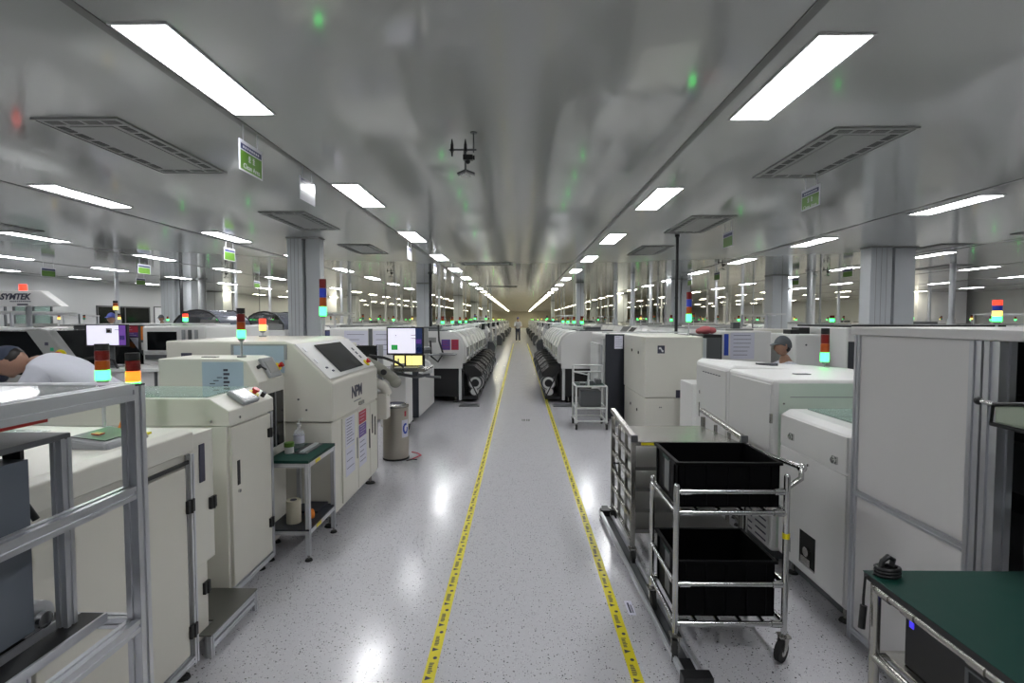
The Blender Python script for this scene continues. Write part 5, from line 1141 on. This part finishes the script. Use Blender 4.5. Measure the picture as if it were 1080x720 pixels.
hooded('hooded_machine', (-5.85, 11.6, 0), 'white machine under smaller smoky curved hood, left of the big left pillar')
pn = thing('hooded_dispenser', (-7.3, 7.2, 0), 'machine with wide trapezoid white lifted hood lettered ASYMTEK at far left', 'machine')
m = MB(); m.box(-8.6, -6.6, 7.1, 8.4, .1, 1.35); m.build('cabinet_body', 'white', pn, bev=.02)
m = MB(); m.prism([(-9.0, 1.785), (-6.33, 1.785), (-6.62, 2.0), (-9.0, 2.03)], 'y', 7.0, 7.13); m.build('lifted_hood', 'white', pn, bev=.01)
for x_ in (-8.4, -6.95): m = MB(); m.cyl((x_, 7.16, 1.30), (x_, 7.16, 1.80), .035); m.build('hood_post', 'grey', pn)
text('lettering', 'ASYMTEK', .115, 'ink', pn, FACE_NEGY((-7.02, 6.997, 1.915)), .001, shear=.3, bold=.004)
m = MB()
for q in range(12): m.box(-7.05+.025*q, -7.035+.025*q, 6.995, 6.999, 1.845, 1.86)
m.box(-6.95, -6.8, 6.995, 6.999, 1.80, 1.82); m.build('small_lettering', 'ink', pn)
m = MB(); m.cyl((-6.92, 7.06, 1.995), (-6.92, 7.06, 2.09), .045); m.build('red_beacon', 'lred_on', pn)
feet(pn, [(-8.4, 7.2), (-6.8, 7.2)], h=.1)

# ================================================================== SECOND LINE, RIGHT
h1 = thing('black_cabinet', (2.6, 7.2, 0), 'tall black cabinet with pink cloth on top, right of the beige logo machine', 'cabinet')
m = MB(); m.box(2.47, 2.72, 6.9, 7.6, 0, 1.40); m.build('cabinet_body', 'black', h1, bev=.01); m = MB(); m.box(2.49, 2.70, 6.89, 6.9, .1, 1.36); m.build('cabinet_door', 'dgrey', h1)
m = MB(); m.ball((2.60, 7.2, 1.455), .075, (1.3, 1.3, .75)); m.ball((2.67, 7.15, 1.45), .05, (1.2, 1, .9)); m.ball((2.53, 7.25, 1.44), .05, (1, 1, .8))
tag(m.build('pink_cloth', 'pink', org=(2.6, 7.2, 1.40)), 'crumpled pink cloth lying on the tall black cabinet', 'cloth')
h2 = thing('notice_cabinet', (3.1, 7.2, 0), 'white cabinet with large pale notice sheet, left of the seated worker', 'cabinet')
m = MB(); m.box(2.82, 3.52, 7.2, 8.2, .08, 1.44); m.build('cabinet_body', 'white', h2, bev=.015)
sheet_y(h2, 7.198, 2.95, 3.28, 1.05, 1.42, ('paper', 'ink'), 6); m = MB(); m.box(2.86, 2.92, 7.19, 7.2, 1.1, 1.4); m.build('side_label', 'blue', h2)
m = MB(); m.box(3.0, 3.4, 7.5, 7.9, 1.44, 1.47, 0); m.box(3.15, 3.25, 7.6, 7.7, 1.47, 1.56, 1); m.build('top_fixture', ['vent', 'dgrey'], h2); feet(h2, [(2.9, 7.3), (3.45, 7.3)], h=.08)
h3 = thing('beige_cabinet', (3.9, 8.4, 0), 'beige machine with small dark slots directly behind the seated worker', 'machine')
m = MB(); m.box(3.60, 4.35, 8.0, 9.2, 0, 1.45); m.build('cabinet_body', 'ivory', h3, bev=.015)
for x_, z_ in ((3.72, 1.30), (3.72, 1.1), (3.9, 1.22), (3.75, 1.38)): m = MB(); m.box(x_, x_+.12, 7.99, 8.0, z_, z_+.02); m.build('slot', 'ink', h3)
h4 = thing('white_box_machine', (4.0, 6.9, 0), 'plain white box machine right behind the seated worker, left of the stack light', 'machine')
m = MB(); m.box(3.72, 4.12, 6.95, 7.9, .08, 1.40); m.build('cabinet_body', 'white', h4, bev=.02); m = MB(); m.cyl((3.86, 6.94, 1.26), (3.86, 6.95, 1.26), .012); m.build('lock', 'dgrey', h4)
m = MB(); m.box(3.78, 3.9, 7.2, 7.4, 1.40, 1.46); m.box(3.95, 4.1, 7.3, 7.5, 1.40, 1.49); m.build('top_box', 'black', h4); feet(h4, [(3.8, 7.1), (4.05, 7.1)], h=.08)
h5 = thing('panelled_machine', (4.5, 6.9, 0), 'white machine with stacked grey panels and black top edge, left of the tall booth', 'machine')
m = MB(); m.box(4.18, 6.2, 6.6, 7.9, .08, 1.50); m.build('cabinet_body', 'white', h5, bev=.02); m = MB(); m.box(4.25, 6.2, 6.62, 7.9, 1.50, 1.53); m.build('top_edge', 'black', h5)
for z0_, z1_ in ((1.38, 1.45), (1.12, 1.34), (.8, 1.05)): m = MB(); m.box(4.40, 4.75, 6.585, 6.6, z0_, z1_, 0); m.box(4.42, 4.58, 6.58, 6.585, z0_+.01, z1_-.01, 1); m.build('panel', ['vent', 'paper'], h5)
m = MB(); m.box(4.20, 4.30, 6.35, 6.6, .9, 1.32, 0); m.build('side_box', 'navy', h5); feet(h5, [(4.3, 6.7), (6.1, 6.7)], h=.08)
stack_light(h5, 4.35, 7.2, 1.53, ['lgrn_on', 'lred'], r=.03, h=.045, pole=.04)
h6 = thing('tower_machine', (4.0, 4.5, 0), 'machine hidden behind the tall booth, only its signal tower rising above the roof', 'machine')
m = MB(); m.box(3.55, 4.3, 4.0, 5.2, .08, 1.42); m.build('cabinet_body', 'white', h6, bev=.02); stack_light(h6, 3.72, 4.05, 1.42, ['lgrn_on', 'lyel_on', 'lblu', 'lred_on'], r=.03, h=.042, pole=.165); feet(h6, [(3.6, 4.1), (4.2, 4.1), (3.6, 5.1), (4.2, 5.1)], h=.08)

# ================================================================== THE FAR LINES
rnd = random.Random(11)
TW = [['lgrn_on', 'lamb', 'lred'], ['lgrn', 'lamb', 'black'], ['lyel_on', 'lamb', 'black'], ['lgrn_on', 'lamb', 'lblu', 'lred'], ['lamb', 'lred_on'], ['lgrn_on', 'lred']]
def far_placement(v):
    t = thing('placement_machine', (0, 0, 0), 'x', 'placement machine')
    m = MB(); m.prism([(0, .6), (.0, 1.1), (-.1, 1.3), (-.35, 1.4), (-1.1, 1.4), (-1.25, 1.25), (-1.25, .6)], 'y', 0, 1.45); m.build('upper_housing', 'white', t, bev=.01)
    MB().box(-1.2, -.05, .05, 1.4, .12, .6).build('lower_frame', 'black' if v else 'dgrey', t)
    for q in range(2): m = MB(); m.prism([(.003, .75), (.03, .8), (.03, 1.1), (-.09, 1.34), (-.12, 1.33), (.003, 1.1)], 'y', .06+.7*q, .64+.7*q); f = m.build('front_hood', 'white', t); MB().box(.03, .034, .15+.7*q, .52+.7*q, .86, 1.06).build('hood_window', 'dglass', f)
    for q in range(2): m = MB(); m.prism([(.0, .12), (.25, .12), (.32, .5), (.22, .68), (.0, .7)], 'y', .08+.7*q, .6+.7*q); m.build('feeder_cart', 'dgrey', t)
    MB().box(-1.0, -.4, .1, 1.3, 1.402, 1.43+.03*v).build('top_plate', 'vent', t)
    stack_light(t, -.5, .4, 1.43, TW[v % 6], r=.03, h=.05, pole=.14+.04*v)
    feet(t, [(-.1, .1), (-1.15, 1.3), (-.1, 1.3), (-1.15, .1)], h=.12, r=.03); return t
def far_oven(v):
    t = thing('reflow_oven', (0, 0, 0), 'x', 'oven'); L_ = 4.4
    m = MB(); m.box(-1.25, -.02, 0, L_, .1, .95); m.build('cabinet_body', 'white', t, bev=.01)
    for q in range(3): m = MB(); m.prism([(0, .96), (0, 1.1), (-.2, 1.38), (-1.05, 1.38), (-1.25, 1.1), (-1.25, .96)], 'y', .02+q*L_/3, (q+1)*L_/3-.02); m.build('hood_section', 'white' if v else 'vent', t, bev=.01)
    for q in (.5, 3.7): m = MB(); m.cyl((-.65, q, 1.38), (-.65, q, 1.62), .11); m.cyl((-.65, q, 1.62), (-.65, q, HC), .075); m.build('exhaust_duct', 'alu', t)
    for q in range(6): m = MB(); m.box(-.02, -.005, .1+q*.72, .7+q*.72, .2, .85); m.build('service_door', 'ivory', t)
    stack_light(t, -.25, .3, 1.30, TW[(v+1) % 6], r=.03, h=.05, pole=.3); feet(t, [(-.1, .1), (-1.15, .1), (-.1, L_-.1), (-1.15, L_-.1)], h=.1, r=.03); return t
def far_printer(v):
    t = thing('stencil_printer', (0, 0, 0), 'x', 'machine')
    m = MB(); m.prism([(0, .1), (0, 1.08), (-.3, 1.4), (-1.2, 1.42), (-1.2, .1)], 'y', 0, 1.2); m.build('cabinet_body', 'ivory' if v else 'white', t, bev=.012)
    m = MB(); m.slab([(-.05, .3, 1.14), (-.05, .95, 1.14), (-.25, .95, 1.355), (-.25, .3, 1.355)], .01); m.build('screen', 'dglass', t)
    for q in range(2): MB().box(0, .012, .04+.58*q, .58+.58*q, .15, 1.0).build('door', 'ivory' if v else 'white', t)
    m = MB(); m.box(-1.0, -.4, .2, 1.0, 1.42, 1.50+.05*v, 0); m.build('top_box', 'dgrey' if v else 'vent', t); stack_light(t, -.35, 1.0, 1.41, TW[(v+2) % 6], r=.03, h=.05, pole=.2); feet(t, [(-.1, .1), (-1.1, .1), (-.1, 1.1), (-1.1, 1.1)], h=.1, r=.03); return t
def far_rack(v):
    t = thing('storage_rack', (0, 0, 0), 'x', 'rack')
    for x_ in (-.55, -.0):
        for y_ in (0, .95): m = MB(); m.box(x_-.015, x_+.015, y_-.015, y_+.015, 0, 1.5); m.build('upright', 'wtube' if v else 'alu', t)
    for z in (.15, .5, .85, 1.2, 1.45): m = MB(); m.box(-.56, .01, -.01, .96, z, z+.02); m.build('shelf', 'wtube' if v else 'alu', t)
    for z in (.17, .52, .87, 1.22):
        for q in range(3): m = MB(); m.box(-.50, -.05, .04+.31*q, .31+.31*q, z, z+.16+.05*((q+v) % 2)); m.build('component_tray', ['black', 'navy', 'vent'][(q+v+int(z*10)) % 3], t)
    return t
def far_bench(v):
    t = thing('inspection_bench', (0, 0, 0), 'x', 'bench')
    m = MB(); m.box(-.8, 0, 0, 1.5, .74, .78); m.build('bench_top', 'green' if v else 'wtube', t)
    for x_ in (-.77, -.03):
        for y_ in (.03, 1.47): m = MB(); m.box(x_-.02, x_+.02, y_-.02, y_+.02, 0, 1.75 if x_ < -.5 else .74); m.build('leg', 'alu', t)
    m = MB(); m.box(-.8, -.3, 0, 1.5, 1.72, 1.76); m.build('upper_shelf', 'wtube', t); m = MB(); m.box(-.6, -.5, .1, 1.4, 1.69, 1.72); m.build('bench_lamp', 'wallw', t)
    for q in range(2): m = MB(); m.box(-.55, -.51, .15+.65*q, .65+.65*q, 1.05, 1.38, 0); m.box(-.511, -.505, .17+.65*q, .63+.65*q, 1.07, 1.36, 1); m.box(-.56, -.5, .37+.65*q, .43+.65*q, .78, 1.05, 0); m.build('bench_monitor', ['black', 'scr_w' if (q+v) % 2 else 'scr_d'], t)
    m = MB(); m.box(-.4, -.1, .3, .8, .78, .95); m.build('tester', 'vent', t); return t
PK = {}
for nm, fn in (('p', far_placement), ('o', far_oven), ('s', far_printer), ('r', far_rack), ('b', far_bench)):
    for v in (0, 1): PK[nm+str(v)] = fn(v)
LEN = {'p': 1.5, 'o': 4.6, 's': 1.45, 'r': 1.15, 'b': 1.75}
DEPTH = {'p': 1.3, 'o': 1.3, 's': 1.25, 'r': .6, 'b': .85}
used = set()
KN = {'p': 'white placement machine', 'o': 'long white reflow oven with exhaust ducts', 's': 'white printer cabinet with dark sloping screen', 'r': 'metal rack with dark trays', 'b': 'test bench with monitors and upper shelf'}
def put(key, x, y, s, where, grp):
    src = PK[key]
    if key in used: o = copy_tree(src)
    else: o = src; used.add(key)
    L_ = LEN[key[0]]
    if s > 0: o.location = (x, y, 0); o.rotation_euler = (0, 0, 0)
    else: o.location = (x, y+L_-.05, 0); o.rotation_euler = (0, 0, PI)
    o['label'] = KN[key[0]] + ' ' + where; o['group'] = grp + ', ' + KN[key[0]].split(' with')[0] + 's'
    return o
lines = [(-1.30, 16.2, 62, 1, 'rsrprsbrpsrprsrrspr', 'far along the left side of the aisle', 'left first line'),
         (1.05, 16.2, 62, -1, 'rbrrprsrprsrprrsrpr', 'far along the right side of the aisle', 'right first line'),
         (-3.6, 8.6, 50, 1, 'bpppsopppsoppsobpps', 'in the second line left of the aisle', 'left second line'),
         (-6.9, 13.6, 50, 1, 'ppposspppobppos', 'in the third line left of the aisle', 'left third line'),
         (-9.95, 8.9, 50, -1, 'bspppobpppospppo', 'in the fourth line left of the aisle', 'left fourth line'),
         (-12.4, 13.0, 50, 1, 'sppposspppobppos', 'in the fifth line left of the aisle', 'left fifth line'),
         (-16.3, 17.0, 46, -1, 'bopspppobppsppp', 'in the line nearest the left wall', 'left wall line'),
         (3.3, 10.2, 50, -1, 'pppsobpppsoppsobpps', 'in the second line right of the aisle', 'right second line'),
         (7.0, 13.0, 50, 1, 'bppposspppobppos', 'in the third line right of the aisle', 'right third line'),
         (9.8, 13.0, 52, -1, 'sppposspppobppospp', 'in the fourth line right of the aisle', 'right fourth line'),
         (13.0, 12.5, 52, 1, 'boppspppobppsppp', 'in the fifth line right of the aisle', 'right fifth line'),
         (16.0, 14.0, 52, -1, 'pspppoppbpsoppp', 'in the sixth line right of the aisle', 'right sixth line'),
         (21.0, 19.0, 52, 1, 'ppposspppobppos', 'in the line nearest the right wall', 'right wall line')]
colbox = [(c[0]-.1, c[1]+.1, c[2]-.1, c[3]+.1) for c in cols] + [(-15.2, -12.9, 36, 39), (23.0, 25.8, 30, 33)]
pip = [(-3.06, 17.6), (-12.6, 20.2), (-13.3, 20.0), (-10.0, 22.5), (10.6, 18.8), (9.5, 17.0), (2.98, 9.8), (-12.6, 18.0), (-8.95, 11.2), (-4.5, 7.9)]
def hit(x0, x1, y0, y1):
    for a, b, c, d in colbox:
        if x0 < b and x1 > a and y0 < d and y1 > c: return True
    return any(x0-.15 < px < x1+.15 and y0-.15 < py < y1+.15 for px, py in pip)
placed = []
for x, y0, y1, s, seq, where, grp in lines:
    y = y0; i = 0
    while y < y1:
        kch = seq[i % len(seq)]; L_ = LEN[kch]; D = DEPTH[kch]
        xa, xb = (x-D-.05, x+.35) if s > 0 else (x-.35, x+D+.05)
        if hit(xa, xb, y, y+L_): y += .5; continue
        placed.append((xa, xb, y, y+L_)); put(kch + str(rnd.randint(0, 1)), x, y, s, where, grp); y += L_ + rnd.choice((.1, .15, .6)); i += 1
for k_, o in PK.items():
    if k_ not in used:
        for c in list(o.children_recursive): bpy.data.objects.remove(c)
        bpy.data.objects.remove(o)
# thin drop pipes between machines and ceiling
src = None
for i in range(60):
    x = rnd.choice((-3.2, -5.3, -7.4, -9.0, -11.0, -14.9, 2.75, 5.0, 7.2, 9.3, 12.8, 15.8, 19.5)); y = rnd.uniform(15, 50)
    if hit(x-.1, x+.1, y-.1, y+.1) or any(x+.1 > a and x-.1 < b and y+.1 > c and y-.1 < d for a, b, c, d in placed): continue
    if src is None:
        m = MB(); m.cyl((0, 0, 0), (0, 0, HC), .03, seg=10); m.cyl((0, 0, 1.5), (0, 0, 1.62), .05, seg=10); m.cyl((0, 0, 0), (0, 0, .02), .08); o = src = m.build('drop_pipe', 'duct', org=(0, 0, 0))
    else: o = src.copy(); COL.objects.link(o)
    o.location = (x, y, 0); tag(o, 'thin far metal drop pipe among the machines ' + ('left' if x < 0 else 'right') + ' of the aisle', 'pipe', 'thin drop pipes ' + ('left' if x < 0 else 'right') + ' of the aisle')
